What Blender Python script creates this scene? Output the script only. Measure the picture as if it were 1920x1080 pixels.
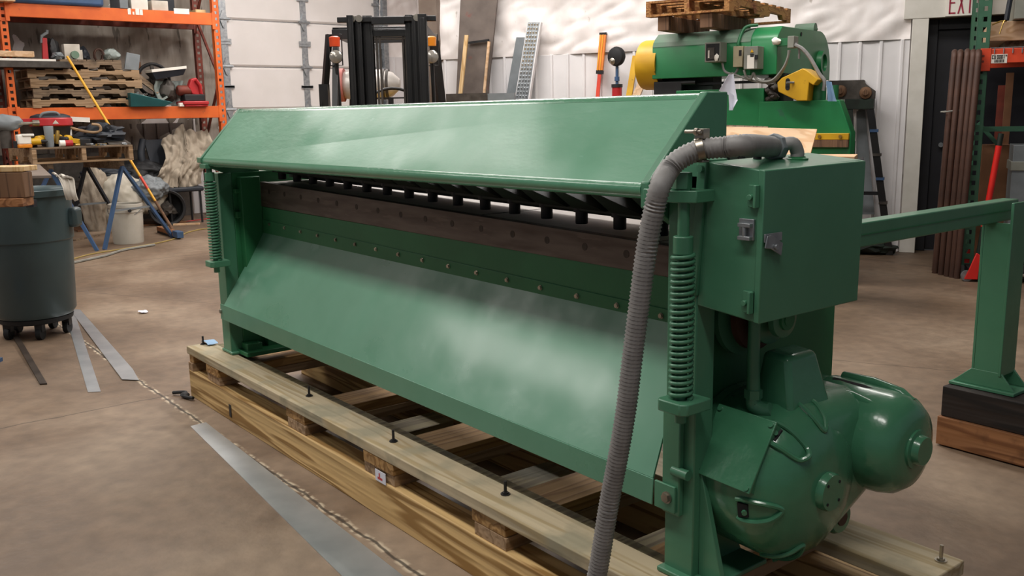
import bpy, bmesh, math, random
from mathutils import Vector, noise
PI = math.pi
for o in list(bpy.data.objects): bpy.data.objects.remove(o)
SC = bpy.context.scene
COL = SC.collection

# ------------------------------------------------------------------ camera, exposure, world, lights
F = 1741.0; PITCH = -.1858; ROLL = -.0185; YAW = .9085
CAM = Vector((3.952, -1.504, 1.2936))
fw = Vector((-math.sin(YAW)*math.cos(PITCH), math.cos(YAW)*math.cos(PITCH), math.sin(PITCH)))
r0 = Vector((math.cos(YAW), math.sin(YAW), 0)); u0 = r0.cross(fw)
RT = math.cos(ROLL)*r0 + math.sin(ROLL)*u0
UP = -math.sin(ROLL)*r0 + math.cos(ROLL)*u0
cd = bpy.data.cameras.new('camera'); cam = bpy.data.objects.new('camera', cd); COL.objects.link(cam)
cd.sensor_width = 36; cd.lens = F/1920*36; cd.clip_start = .05; cd.clip_end = 100
from mathutils import Matrix
mm = Matrix((RT, UP, -fw)).transposed().to_4x4(); mm.translation = CAM
cam.matrix_world = mm
SC.camera = cam
SC.view_settings.view_transform = 'Standard'; SC.view_settings.look = 'None'
SC.view_settings.gamma = 1; SC.view_settings.exposure = 0.2; SC.view_settings.use_curve_mapping = False
wd = bpy.data.worlds.new('world'); SC.world = wd; wd.use_nodes = True
wd.node_tree.nodes['Background'].inputs[0].default_value = (.80, .86, 1, 1)
wd.node_tree.nodes['Background'].inputs[1].default_value = .13

def area(name, loc, sx, sy, w, col=(1, .96, .91), rot=(0, 0, 0)):
    l = bpy.data.lights.new(name, 'AREA'); l.shape = 'RECTANGLE'; l.size = sx; l.size_y = sy; l.energy = w; l.color = col
    o = bpy.data.objects.new(name, l); COL.objects.link(o); o.location = loc; o.rotation_euler = rot
    return o
# fluorescent strips under the roof, out of view, in rows, some added for glare
area('ceiling_lamp', (-2.2, -1.5, 4.3), 3.6, .45, 70)
area('ceiling_lamp', (1.6, -1.5, 4.3), 3.0, .45, 70)
area('ceiling_lamp', (4.2, -1.5, 4.3), 1.8, .45, 48)
area('ceiling_lamp', (-4.7, -4.5, 4.3), 3.4, .7, 110)  # unseen lamp added to give the apron its glare
area('ceiling_lamp', (-1.8, 3.0, 4.3), 4.4, .5, 172, (1, .96, .93))
area('ceiling_lamp', (-5.6, 4.2, 4.3), 3.0, .5, 110, (1, .96, .93))
area('ceiling_lamp', (-3.6, -.2, 4.3), 4.0, .5, 75)  # unseen lamp set to put glare on the hood face
area('ceiling_lamp', (-6.9, 2.4, 4.3), .4, 1.8, 40)
area('ceiling_lamp', (1.0, 4.0, 4.3), 1.6, .5, 40)

# ------------------------------------------------------------------ helpers
def ray(x, y): return fw + RT*((x-960)/F) - UP*((y-540)/F)
class Frame:
    """a local frame: origin, u axis, v axis (both level) and z"""
    def __init__(s, o, ang=0.0):
        s.o = Vector(o); s.u = Vector((math.cos(ang), math.sin(ang), 0)); s.v = Vector((-math.sin(ang), math.cos(ang), 0))
    def w(s, p): return s.o + s.u*p[0] + s.v*p[1] + Vector((0, 0, p[2]))
    def loc(s, w):
        d = Vector(w)-s.o; return Vector((d.dot(s.u), d.dot(s.v), d.z))
    def at(s, x, y, ax, val):
        """where the photograph's sight line x, y meets the plane ax = val of this frame"""
        c = s.loc(CAM); r = ray(x, y); d = Vector((r.dot(s.u), r.dot(s.v), r.z)); i = 'uvz'.index(ax)
        return c + d*((val-c[i])/d[i])
W = Frame((0, 0, 0))
WALL_ANG = math.atan2(.48, .877)
FW = Frame((-.428, 6.385, 0), WALL_ANG)         # the far wall: u to the right along it, v through it
def depth_frame(x, y, dep):
    r = ray(x, y); p = CAM + r*dep
    return Frame((p.x, p.y, 0), YAW)

class MB:
    def __init__(s, fr=W): s.fr = fr; s.v = []; s.f = []; s.sm = False
    def add(s, vs, fs):
        n = len(s.v); s.v += [s.fr.w(p) for p in vs]; s.f += [tuple(i+n for i in f) for f in fs]; return s
    def box(s, a, b, c, d, e, f):
        if a > b: a, b = b, a
        if c > d: c, d = d, c
        if e > f: e, f = f, e
        return s.hexa([(a, c, e), (b, c, e), (b, d, e), (a, d, e), (a, c, f), (b, c, f), (b, d, f), (a, d, f)])
    def hexa(s, p): return s.add(p, [(0, 3, 2, 1), (4, 5, 6, 7), (0, 1, 5, 4), (1, 2, 6, 5), (2, 3, 7, 6), (3, 0, 4, 7)])
    def bar(s, p, q, w, h, up=(0, 0, 1)):
        p = Vector(p); q = Vector(q); d = (q-p).normalized(); a = Vector(up).cross(d)
        if a.length < 1e-4: a = Vector((1, 0, 0)).cross(d)
        a.normalize(); b = d.cross(a); a *= w/2; b *= h/2
        return s.hexa([p-a-b, p+a-b, p+a+b, p-a+b, q-a-b, q+a-b, q+a+b, q-a+b])
    def lathe(s, c, ax, prof, n=24, sweep=2*PI, start=0, ref=None):
        c = Vector(c); ax = Vector(ax).normalized(); a = Vector(ref) if ref else ax.orthogonal(); a = (a-ax*a.dot(ax)).normalized(); b = ax.cross(a)
        full = abs(sweep-2*PI) < 1e-6; m = n if full else n+1; vs = []; fs = []
        for (h, r) in prof:
            for i in range(m):
                t = start+sweep*i/n; vs.append(c+ax*h+(a*math.cos(t)+b*math.sin(t))*r)
        for j in range(len(prof)-1):
            for i in range(n):
                k = (i+1) % m if full else i+1
                fs.append((j*m+i, j*m+k, (j+1)*m+k, (j+1)*m+i))
        if full:
            if prof[0][1] > 1e-5: fs.append(tuple(reversed(range(m))))
            if prof[-1][1] > 1e-5: fs.append(tuple((len(prof)-1)*m+i for i in range(m)))
        s.sm = True
        return s.add(vs, fs)
    def cyl(s, p, q, r, n=16, r2=None):
        p = Vector(p); q = Vector(q); return s.lathe(p, q-p, [(0, r), ((q-p).length, r if r2 is None else r2)], n)
    def hexnut(s, p, ax, r, h): s.lathe(p, ax, [(0, r), (h, r)], 6); return s
    def tube(s, pts, r, n=10, rs=None):
        pts = [Vector(p) for p in pts]; vs = []; fs = []; N = len(pts); up = None
        for i, p in enumerate(pts):
            d = (pts[min(i+1, N-1)]-pts[max(i-1, 0)]).normalized()
            if up is None: up = d.orthogonal().normalized()
            up = (up-d*up.dot(d)).normalized(); b = d.cross(up); rr = rs[i] if rs else r
            for k in range(n):
                t = 2*PI*k/n; vs.append(p+(up*math.cos(t)+b*math.sin(t))*rr)
        for i in range(N-1):
            for k in range(n): fs.append((i*n+k, i*n+(k+1) % n, (i+1)*n+(k+1) % n, (i+1)*n+k))
        fs.append(tuple(reversed(range(n)))); fs.append(tuple((N-1)*n+k for k in range(n))); s.sm = True
        return s.add(vs, fs)
    def prism(s, poly, ax, a, b):
        """poly in the two other axes, extruded along axis ax from a to b"""
        i = 'uvz'.index(ax); mk = lambda p, t: (t, p[0], p[1]) if i == 0 else ((p[0], t, p[1]) if i == 1 else (p[0], p[1], t))
        n = len(poly); vs = [mk(p, a) for p in poly]+[mk(p, b) for p in poly]
        return s.add(vs, [tuple(range(n))[::-1], tuple(range(n, 2*n))]+[(k, (k+1) % n, n+(k+1) % n, n+k) for k in range(n)])
    def slab(s, p, t):
        """quad of four corners with a thickness vector t"""
        t = Vector(t); return s.hexa([Vector(q) for q in p]+[Vector(q)+t for q in p])
    def blob(s, c, r, amp=.2, seed=0, fq=1.6, sub=4, fold=0):
        bm = bmesh.new(); bmesh.ops.create_icosphere(bm, subdivisions=sub, radius=1); c = Vector(c)
        bm.verts.index_update(); vs = []
        for v in bm.verts:
            q = v.co; k = 1+amp*noise.noise(q*fq+Vector((seed*3.1, seed, 0)))+amp*.5*noise.noise(q*fq*2.7+Vector((seed, 9, 0)))
            if fold: k += fold*abs(math.sin(9*q.x+5*q.z+4*noise.noise(q*2+Vector((seed, 0, 0)))))
            vs.append(c+Vector((q.x*r[0], q.y*r[1], q.z*r[2]))*k)
        fs = [tuple(v.index for v in f.verts) for f in bm.faces]; bm.free(); s.sm = True
        return s.add(vs, fs)
    def cloth(s, P, nu, nv, amp, seed=0, fq=3, th=.012, fold=0):
        """P(a,b) gives the surface for a,b in 0..1; wrinkled and given a thickness"""
        vs = []; fs = []
        for j in range(nv+1):
            for i in range(nu+1):
                a = i/nu; b = j/nv; p = Vector(P(a, b)); e = 1e-3
                t1 = Vector(P(a+e, b))-p; t2 = Vector(P(a, b+e))-p; nn = t1.cross(t2)
                nn = nn.normalized() if nn.length > 1e-9 else Vector((0, -1, 0))
                k = noise.noise(Vector((a*fq+seed, b*fq*.6, seed*2.2)))+fold*(1-3*abs(noise.noise(Vector((a*fq*1.3+b*2+seed, b*fq*.9-a, 7)))))+fold*.6*(1-3*abs(noise.noise(Vector((a*fq*2.3-b*3, b*fq*1.9+seed, 11)))))+.5*noise.noise(Vector((a*fq*2.6, b*fq*1.2+seed, 5)))+.35*math.sin(a*fq*5+3*noise.noise(Vector((a*2, b*3, seed))))
                vs.append((p+nn*k*amp, nn))
        n = len(vs); A = [v for v, _ in vs]; B = [v-nn*th for v, nn in vs]; w = nu+1
        for j in range(nv):
            for i in range(nu):
                q = (j*w+i, j*w+i+1, (j+1)*w+i+1, (j+1)*w+i); fs.append(q); fs.append(tuple(n+k for k in reversed(q)))
        ed = [i for i in range(w)]+[j*w+nu for j in range(1, nv+1)]+[nv*w+i for i in range(nu-1, -1, -1)]+[j*w for j in range(nv-1, 0, -1)]
        for k in range(len(ed)): a, b = ed[k], ed[(k+1) % len(ed)]; fs.append((b, a, n+a, n+b))
        s.sm = True
        return s.add(A+B, fs)
    def obj(s, name, mat, parent=None, bevel=0, ang=40, seg=2):
        o0 = Vector(parent['_o']) if parent is not None else None
        if parent is None:
            xs = [v.x for v in s.v]; ys = [v.y for v in s.v]; zs = [v.z for v in s.v]
            o0 = Vector(((min(xs)+max(xs))/2, (min(ys)+max(ys))/2, min(zs)))
        me = bpy.data.meshes.new(name); me.from_pydata([v-o0 for v in s.v], [], s.f); me.update()
        bm = bmesh.new(); bm.from_mesh(me); bmesh.ops.recalc_face_normals(bm, faces=bm.faces); bm.to_mesh(me); bm.free()
        me.materials.append(M[mat] if isinstance(mat, str) else mat)
        if s.sm or bevel:
            for p in me.polygons: p.use_smooth = True
            me.set_sharp_from_angle(angle=math.radians(ang))
        o = bpy.data.objects.new(name, me); COL.objects.link(o)
        if parent is not None: o.parent = parent; 
        else: o.location = o0
        o['_o'] = tuple(o0)
        if bevel:
            b = o.modifiers.new('bevel', 'BEVEL'); b.width = bevel; b.segments = seg; b.limit_method = 'ANGLE'; b.angle_limit = math.radians(40)
        return o
def fin(o):
    pass
def thing(name, loc, label, cat, group=None):
    o = bpy.data.objects.new(name, None); COL.objects.link(o); o.location = loc; o['_o'] = tuple(loc); o.empty_display_size = .05
    return tag(o, label, cat, group)
def tag(o, label, cat, group=None, kind=None):
    o['label'] = label; o['category'] = cat
    if group: o['group'] = group
    if kind: o['kind'] = kind
    return o
def struct(o): o['kind'] = 'structure'; return o
def copy_tree(o, parent=None):
    c = o.copy(); COL.objects.link(c); c.parent = parent
    for ch in [k for k in bpy.data.objects if k.parent == o]: copy_tree(ch, c)
    return c

# ------------------------------------------------------------------ materials
M = {}
def hexc(h):
    h = h.lstrip('#'); c = [int(h[i:i+2], 16)/255 for i in (0, 2, 4)]
    return tuple((x/12.92 if x <= .04045 else ((x+.055)/1.055)**2.4) for x in c)+(1,)
def nodes(name):
    m = bpy.data.materials.new(name); m.use_nodes = True; M[name] = m; nt = m.node_tree
    return m, nt, nt.nodes['Principled BSDF']
def N(nt, t, **k):
    n = nt.nodes.new(t)
    for a, b in k.items():
        if a in n.inputs: n.inputs[a].default_value = b
        else: setattr(n, a, b)
    return n
def ramp(nt, src, stops):
    r = nt.nodes.new('ShaderNodeValToRGB'); e = r.color_ramp.elements
    while len(e) < len(stops): e.new(.5)
    for i, (p, c) in enumerate(stops): e[i].position = p; e[i].color = c
    nt.links.new(src, r.inputs[0]); return r
def mixc(nt, fac, a, b, typ='MIX'):
    n = nt.nodes.new('ShaderNodeMix'); n.data_type = 'RGBA'; n.blend_type = typ
    for s, v in ((n.inputs[0], fac), (n.inputs[6], a), (n.inputs[7], b)):
        if isinstance(v, (int, float, tuple)): s.default_value = v
        else: nt.links.new(v, s)
    return n.outputs[2]
def mat(name, c1, c2=None, rough=.5, metal=0, scale=8, stretch=(1, 1, 1), bump=0, bscale=60, lo=.35, hi=.65, coat=0, rvar=0, em=None, spots=None, detail=4):
    m, nt, b = nodes(name); L = nt.links
    b.inputs['Roughness'].default_value = rough; b.inputs['Metallic'].default_value = metal
    if coat: b.inputs['Coat Weight'].default_value = coat; b.inputs['Coat Roughness'].default_value = .12
    tc = N(nt, 'ShaderNodeTexCoord'); mp = N(nt, 'ShaderNodeMapping'); mp.inputs['Scale'].default_value = stretch
    L.new(tc.outputs['Object'], mp.inputs[0])
    c1 = hexc(c1); c2 = hexc(c2) if c2 else tuple(x*.8 for x in c1[:3])+(1,)
    nz = N(nt, 'ShaderNodeTexNoise', Scale=scale, Detail=detail); L.new(mp.outputs[0], nz.inputs['Vector'])
    r = ramp(nt, nz.outputs[0], [(lo, c1), (hi, c2)]); out = r.outputs[0]
    if spots:
        n2 = N(nt, 'ShaderNodeTexNoise', Scale=spots[1], Detail=6); L.new(mp.outputs[0], n2.inputs['Vector'])
        r2 = ramp(nt, n2.outputs[0], [(spots[2], (0, 0, 0, 1)), (spots[2]+.06, (1, 1, 1, 1))]); out = mixc(nt, r2.outputs[0], out, hexc(spots[0]))
    L.new(out, b.inputs['Base Color'])
    if rvar:
        mr = N(nt, 'ShaderNodeMapRange'); n3 = N(nt, 'ShaderNodeTexNoise', Scale=5., Detail=5); L.new(tc.outputs['Object'], n3.inputs['Vector']); L.new(n3.outputs[0], mr.inputs[0])
        mr.inputs[1].default_value = .3; mr.inputs[2].default_value = .7; mr.inputs[3].default_value = max(.05, rough-rvar); mr.inputs[4].default_value = rough+rvar
        L.new(mr.outputs[0], b.inputs['Roughness'])
    if bump:
        n4 = N(nt, 'ShaderNodeTexNoise', Scale=bscale, Detail=3); L.new(mp.outputs[0], n4.inputs['Vector'])
        bp_ = N(nt, 'ShaderNodeBump'); bp_.inputs['Strength'].default_value = bump; bp_.inputs['Distance'].default_value = .01; L.new(n4.outputs[0], bp_.inputs['Height']); L.new(bp_.outputs[0], b.inputs['Normal'])
    if em: b.inputs['Emission Color'].default_value = hexc(em[0]); b.inputs['Emission Strength'].default_value = em[1]
    return m
def wood(name, c1, c2, axis=0, scale=1.0, rough=.75, dirt=None):
    m, nt, b = nodes(name); L = nt.links; b.inputs['Roughness'].default_value = rough
    tc = N(nt, 'ShaderNodeTexCoord'); mp = N(nt, 'ShaderNodeMapping'); sc = [14, 14, 14]; sc[axis] = .7; mp.inputs['Scale'].default_value = [k*scale for k in sc]
    L.new(tc.outputs['Object'], mp.inputs[0])
    n0 = N(nt, 'ShaderNodeTexNoise', Scale=1.1, Detail=2); L.new(mp.outputs[0], n0.inputs['Vector'])
    w = N(nt, 'ShaderNodeMath', operation='MULTIPLY'); w.inputs[1].default_value = 26; L.new(n0.outputs[0], w.inputs[0])
    sn = N(nt, 'ShaderNodeMath', operation='SINE'); L.new(w.outputs[0], sn.inputs[0])
    r = ramp(nt, sn.outputs[0], [(0, hexc(c1)), (.35, hexc(c1)), (.95, hexc(c2))])
    n1 = N(nt, 'ShaderNodeTexNoise', Scale=.7, Detail=5); L.new(mp.outputs[0], n1.inputs['Vector'])
    r1 = ramp(nt, n1.outputs[0], [(.3, (.72, .72, .72, 1)), (.7, (1.1, 1.1, 1.1, 1))]); out = mixc(nt, 1., r.outputs[0], r1.outputs[0], 'MULTIPLY')
    if dirt:
        n2 = N(nt, 'ShaderNodeTexNoise', Scale=dirt[1], Detail=5); L.new(tc.outputs['Object'], n2.inputs['Vector'])
        r2 = ramp(nt, n2.outputs[0], [(dirt[2], (0, 0, 0, 1)), (dirt[2]+.15, (1, 1, 1, 1))]); out = mixc(nt, r2.outputs[0], out, hexc(dirt[0]))
    L.new(out, b.inputs['Base Color'])
    bp_ = N(nt, 'ShaderNodeBump'); bp_.inputs['Strength'].default_value = .25; bp_.inputs['Distance'].default_value = .004; L.new(sn.outputs[0], bp_.inputs['Height']); L.new(bp_.outputs[0], b.inputs['Normal'])
    return m

mat('green_paint', '#4b8264', '#42785b', rough=.42, scale=3, coat=.25, rvar=.10, bump=.06, bscale=40)
mat('green_sheet', '#4f866a', '#5b9176', rough=.38, scale=2.2, coat=.25, rvar=.14, bump=.05, bscale=14, spots=('#6f9a84', 5, .66))
mat('green_hood', '#4a8565', '#579072', rough=.52, scale=2, stretch=(1, 2.5, 2.5), coat=.12, rvar=.12, bump=.12, bscale=22, spots=('#6c9b85', 6, .70))
mat('green_gloss', '#4a8565', '#558d6f', rough=.24, scale=4, coat=.4, bump=.12, bscale=50)
mat('green_deep', '#2c7549', '#276b42', rough=.5, scale=4, bump=.05)
mat('green_cast', '#468261', '#3c7656', rough=.27, scale=5, coat=.5, bump=.18, bscale=28)
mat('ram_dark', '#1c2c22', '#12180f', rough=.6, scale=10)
mat('black_steel', '#17171a', '#222', rough=.5) if 0 else mat('black_steel', '#151517', '#212123', rough=.5)
mat('blade_steel', '#6e625a', '#574a43', rough=.42, metal=.45, scale=5, stretch=(1, 4, 8), spots=('#6e6058', 9, .6))
mat('table_steel', '#d8cfc6', '#c2b8b0', rough=.45, metal=.1, scale=4)
mat('bright_bolt', '#c9c2b4', '#8f887c', rough=.3, metal=.9)
mat('galv', '#a9adb0', '#8b9094', rough=.38, metal=.75, scale=25)
mat('strip_steel', '#d2d6d8', '#bfc4c7', rough=.33, metal=.78, scale=6)
mat('dark_steel', '#4a4038', '#39302a', rough=.5, metal=.5)
mat('old_steel', '#55504a', '#403a35', rough=.6, metal=.3, scale=12)
mat('conduit_grey', '#8f8d8b', '#807e7c', rough=.55, scale=30)
wood('wood_skid', '#b9aa8c', '#a3916c', 0, 1, .75, ('#938c74', 6, .5))
wood('wood_beam', '#d0ae76', '#94703c', 0, 1.1, .7)
wood('wood_beam_y', '#a98a5e', '#80633d', 1, 1, .75, ('#6f6a4c', 5, .5))
wood('wood_cross', '#7c7152', '#5e5239', 1, 1, .8, ('#4b4632', 5, .5))
wood('wood_block', '#a8824f', '#86602f', 1, 1.2, .75)
wood('wood_black', '#2a211c', '#171210', 0, 1, .8)
wood('wood_plank', '#9b6a43', '#7a4d2b', 0, 1, .75, ('#5c3a20', 9, .55))
wood('wood_ply', '#dcb994', '#cda67d', 0, .5, .7)
wood('wood_pallet', '#857059', '#675542', 1, 1.2, .8, ('#4e4133', 6, .55))
mat('plastic_old_shaded', '#9a9186', '#857b70', rough=.6, scale=4, stretch=(1, 3, .6), bump=.3, bscale=8, spots=('#5e564c', 5, .60), detail=6)  # aged grey wrap, its tone also deepened to stand for rack shade
wood('wood_pallet2', '#a48767', '#866a4b', 1, 1.2, .8)
wood('wood_red', '#ac7b46', '#8f5c30', 1, 1.2, .8, ('#7d4026', 4, .6))
wood('wood_light', '#d9b98a', '#c29d68', 2, 1, .7)
wood('wood_brown', '#7a5a41', '#5d4330', 2, 1, .8)
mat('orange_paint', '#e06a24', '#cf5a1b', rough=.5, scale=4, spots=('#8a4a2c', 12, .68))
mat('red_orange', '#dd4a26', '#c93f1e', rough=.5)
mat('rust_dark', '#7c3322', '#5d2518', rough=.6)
mat('white_panel', '#e9e6e6', '#dfdcdc', rough=.5, scale=3)
mat('door_panel', '#e3dedb', '#dbd6d2', rough=.55, scale=2, bump=.04, bscale=300)
mat('plastic_wrap', '#f3edea', '#e9e1dd', rough=.35, scale=5, bump=.35, bscale=7, stretch=(1.6, 1.6, 1), spots=('#c9c0b8', 8, .70), detail=7)
mat('trim_white', '#dcd8cf', '#d2cec4', rough=.6)
mat('black_door', '#1b1b22', '#14141a', rough=.5)
mat('column_brown', '#7d6f63', '#6f6055', rough=.7, scale=5)
mat('grey_board', '#6d625b', '#5d534d', rough=.75, scale=6, spots=('#7a5048', 5, .66))
mat('mast_black', '#141416', '#1e1d1c', rough=.4, scale=6)
mat('press_green', '#1e8049', '#1a7541', rough=.42, scale=4, spots=('#2c6b4a', 9, .66), coat=.1)
mat('press_dusty', '#5d7f67', '#6f7f70', rough=.7, scale=6)
mat('yellow_paint', '#d8a81c', '#c39312', rough=.45, scale=5, spots=('#6b5a1c', 14, .68))
mat('yellow_handle', '#e8ae2c', '#dea123', rough=.4)
mat('box_grey', '#8c8d83', '#7d7e74', rough=.5)
mat('beige_box', '#a99f82', '#9c9275', rough=.5)
mat('paper', '#d9dbe6', '#cfd1de', rough=.7)
mat('paper_blue', '#8fb0cf', '#86a6c6', rough=.7)
mat('red_plastic', '#b9282c', '#a82227', rough=.4)
mat('red_bright', '#e02a22', '#d2241d', rough=.4)
mat('level_orange', '#ee8a34', '#e07e2b', rough=.4)
mat('level_red', '#e04a33', '#cf4230', rough=.4)
mat('rubber', '#1d1d1f', '#141415', rough=.7)
mat('bin_grey', '#3e4f52', '#37474a', rough=.45, scale=3, coat=.1)
mat('lid_brown', '#71645a', '#64584f', rough=.7)
mat('cloth_white', '#cfc8bd', '#b9b0a3', rough=.9, scale=8)
mat('canvas', '#a89c8b', '#8c8070', rough=.95, scale=6, bump=.3, bscale=90)
mat('canvas_dirty', '#9a8f80', '#6e6558', rough=.95, scale=7)
mat('bag_white', '#c3bdaf', '#aba494', rough=.85, scale=6)
mat('bucket_white', '#c2bdb1', '#b1ab9e', rough=.5, scale=5, spots=('#b98a3c', 5, .68))
mat('blue_steel', '#3c587f', '#34506f', rough=.5, scale=8)
mat('navy', '#20262f', '#191e26', rough=.6)
mat('teal_bin', '#1f5e60', '#1b5254', rough=.5)
mat('grey_plastic', '#7d8386', '#6f7578', rough=.5)
mat('brass', '#b99a56', '#a58544', rough=.35, metal=.7)
mat('rack_green', '#3e6b52', '#356048', rough=.5)
mat('pipe_brown', '#503326', '#3f281e', rough=.6, scale=8)
mat('cardboard', '#7b5438', '#6b472d', rough=.85)
mat('exit_white', '#eee9df', '#e6e1d6', rough=.5)
mat('exit_red', '#a02540', '#98203a', rough=.5)
mat('amber', '#e08a28', '#d37d1f', rough=.3)
mat('lamp_orange', '#d24a20', '#c8411a', rough=.35)
mat('glass_lamp', '#a9a49c', '#8f8a82', rough=.15, metal=.4)
mat('tank_white', '#cfc9c3', '#bdb7b0', rough=.35, metal=.2)
mat('pink_edge', '#c3776f', '#b46a62', rough=.6)
mat('cable_tan', '#a08a4e', '#937e45', rough=.6)
mat('cable_grey', '#8d8c84', '#7e7d76', rough=.6)
mat('ceiling_white', '#c9c9c9', '#c0c0c0', rough=.8)
mat('ink_black', '#1b1b1e', '#151517', rough=.7)
mat('copper_tube', '#7b3a22', '#6b311c', rough=.5, metal=.3)
mat('dusty_clear', '#8f9893', '#6f7873', rough=.4, scale=9, spots=('#c8ccc6', 12, .6))

# ------------------------------------------------------------------ floor, walls
def floor_mat():
    m, nt, b = nodes('concrete'); L = nt.links
    g = N(nt, 'ShaderNodeNewGeometry'); P = g.outputs['Position']
    def nz(s, d=5, src=P, dist=0):
        n = N(nt, 'ShaderNodeTexNoise', Scale=s, Detail=d, Distortion=dist); L.new(src, n.inputs['Vector']); return n.outputs[0]
    base = ramp(nt, nz(.9, 6), [(.32, hexc('#5c4a3a')), (.5, hexc('#75614e')), (.68, hexc('#8f7c68'))]).outputs[0]
    fine = ramp(nt, nz(14, 8), [(.3, (.82, .82, .82, 1)), (.7, (1.12, 1.12, 1.12, 1))]).outputs[0]
    out = mixc(nt, 1., base, fine, 'MULTIPLY')
    st = ramp(nt, nz(2.3, 6, dist=.6), [(.60, (0, 0, 0, 1)), (.72, (.55, .55, .55, 1))]).outputs[0]
    out = mixc(nt, st, out, hexc('#5a4838'))
    sx = N(nt, 'ShaderNodeSeparateXYZ'); L.new(P, sx.inputs[0])
    def mth(op, a, bb=None, cc=None):
        n = N(nt, 'ShaderNodeMath', operation=op)
        for i, v in enumerate((a, bb, cc)):
            if v is None: continue
            if isinstance(v, (int, float)): n.inputs[i].default_value = v
            else: L.new(v, n.inputs[i])
        return n.outputs[0]
    wob = mth('MULTIPLY', mth('SUBTRACT', nz(7, 3), .5), .035)
    def line(dist, w):
        d = mth('ABSOLUTE', mth('ADD', dist, wob)); mr = N(nt, 'ShaderNodeMapRange'); L.new(d, mr.inputs[0])
        mr.inputs[1].default_value = w*.4; mr.inputs[2].default_value = w; mr.inputs[3].default_value = 1; mr.inputs[4].default_value = 0; return mr.outputs[0]
    X, Y = sx.outputs[0], sx.outputs[1]
    dy = mth('ADD', Y, .208)
    out = mixc(nt, mth('MULTIPLY', line(dy, .020), ramp(nt, nz(26, 2), [(.45, (0, 0, 0, 1)), (.55, (1, 1, 1, 1))]).outputs[0]), out, hexc('#c5b59c'))
    jj = mth('MAXIMUM', line(dy, .008), line(mth('ADD', X, .43), .005))
    jj = mth('MAXIMUM', jj, line(mth('ADD', X, 5.0), .008)); jj = mth('MAXIMUM', jj, line(mth('SUBTRACT', Y, 5.8), .008))
    k1 = mth('ADD', mth('SUBTRACT', mth('MULTIPLY', X, -.5), 0), mth('SUBTRACT', Y, 2.05))
    jj = mth('MAXIMUM', jj, mth('MULTIPLY', line(k1, .006), .7))
    out = mixc(nt, mth('MULTIPLY', jj, .85), out, hexc('#2c231b'))
    L.new(out, b.inputs['Base Color'])
    mr = N(nt, 'ShaderNodeMapRange'); L.new(nz(1.7, 4), mr.inputs[0]); mr.inputs[1].default_value = .3; mr.inputs[2].default_value = .7; mr.inputs[3].default_value = .42; mr.inputs[4].default_value = .7
    L.new(mr.outputs[0], b.inputs['Roughness'])
    bp_ = N(nt, 'ShaderNodeBump'); bp_.inputs['Strength'].default_value = .2; bp_.inputs['Distance'].default_value = .01; L.new(nz(30, 4), bp_.inputs['Height']); L.new(bp_.outputs[0], b.inputs['Normal'])
floor_mat()
m = MB(); m.box(-11, 9, -7, 12, -.1, 0); struct(m.obj('floor', 'concrete'))
m = MB(); m.box(-11, 9, -7, 12, 4.6, 4.7); struct(m.obj('ceiling', 'ceiling_white'))
DH = 2.03                      # door head, and the wall panels' height
WP = 1.865
# far wall: wrinkled plastic over the insulation, ribbed panel below; opening for the exit door
uD0, uD1 = .11, 1.35
m = MB(FW); m.box(-4.80, uD0-.13, .03, .2, 0, 4.6).box(uD0-.13, uD1+.13, .03, .2, DH+.2, 4.6).box(uD1+.13, 6, .03, .2, 0, 4.6)
farwall = struct(m.obj('wall_far', 'plastic_wrap'))
def wrap_sheet(fr, u0_, u1, z0, z1, v, name, parent, nu=140, nv=60, seed=0, mt='plastic_wrap'):
    vs = []; fs = []
    for j in range(nv+1):
        for i in range(nu+1):
            a = u0_+(u1-u0_)*i/nu; z = z0+(z1-z0)*j/nv
            q = noise.noise(Vector((a*1.6+seed, z*1.1, 0)))*.035+noise.noise(Vector((a*5+z*2, z*4-a*2, seed)))*.016+abs(noise.noise(Vector((a*3.1-z*3, z*6, seed+4))))*.028
            vs.append((a, v-.02-q*1.5, z))
    w = nu+1
    for j in range(nv):
        for i in range(nu): fs.append((j*w+i, j*w+i+1, (j+1)*w+i+1, (j+1)*w+i))
    mb = MB(fr); mb.sm = True; mb.add(vs, fs); return mb.obj(name, mt, parent, ang=180)
wrap_sheet(FW, -4.80, uD0-.14, WP, 3.3, 0, 'insulation_wrap', farwall, 200, 60)
wrap_sheet(FW, uD0-.14, uD1+.2, DH+.2, 3.3, 0, 'insulation_wrap', farwall, 50, 36, 3)
def ribbed(fr, u0_, u1, z0, z1, parent, step=.172, v=-.0, mt='white_panel'):
    m = MB(fr); m.box(u0_, u1, v-.012, v+.03, z0, z1)
    n = int((u1-u0_)/step)
    for i in range(n+1):
        a = u1-.06-i*step
        if a-.03 < u0_: break
        m.prism([(a-.020, v-.011), (a+.020, v-.011), (a+.011, v-.028), (a-.011, v-.028)], 'z', z0, z1)
    return m.obj('ribbed_panel', mt, parent, bevel=.003)
ribbed(FW, -4.80, uD0-.14, 0, WP, farwall)
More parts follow.
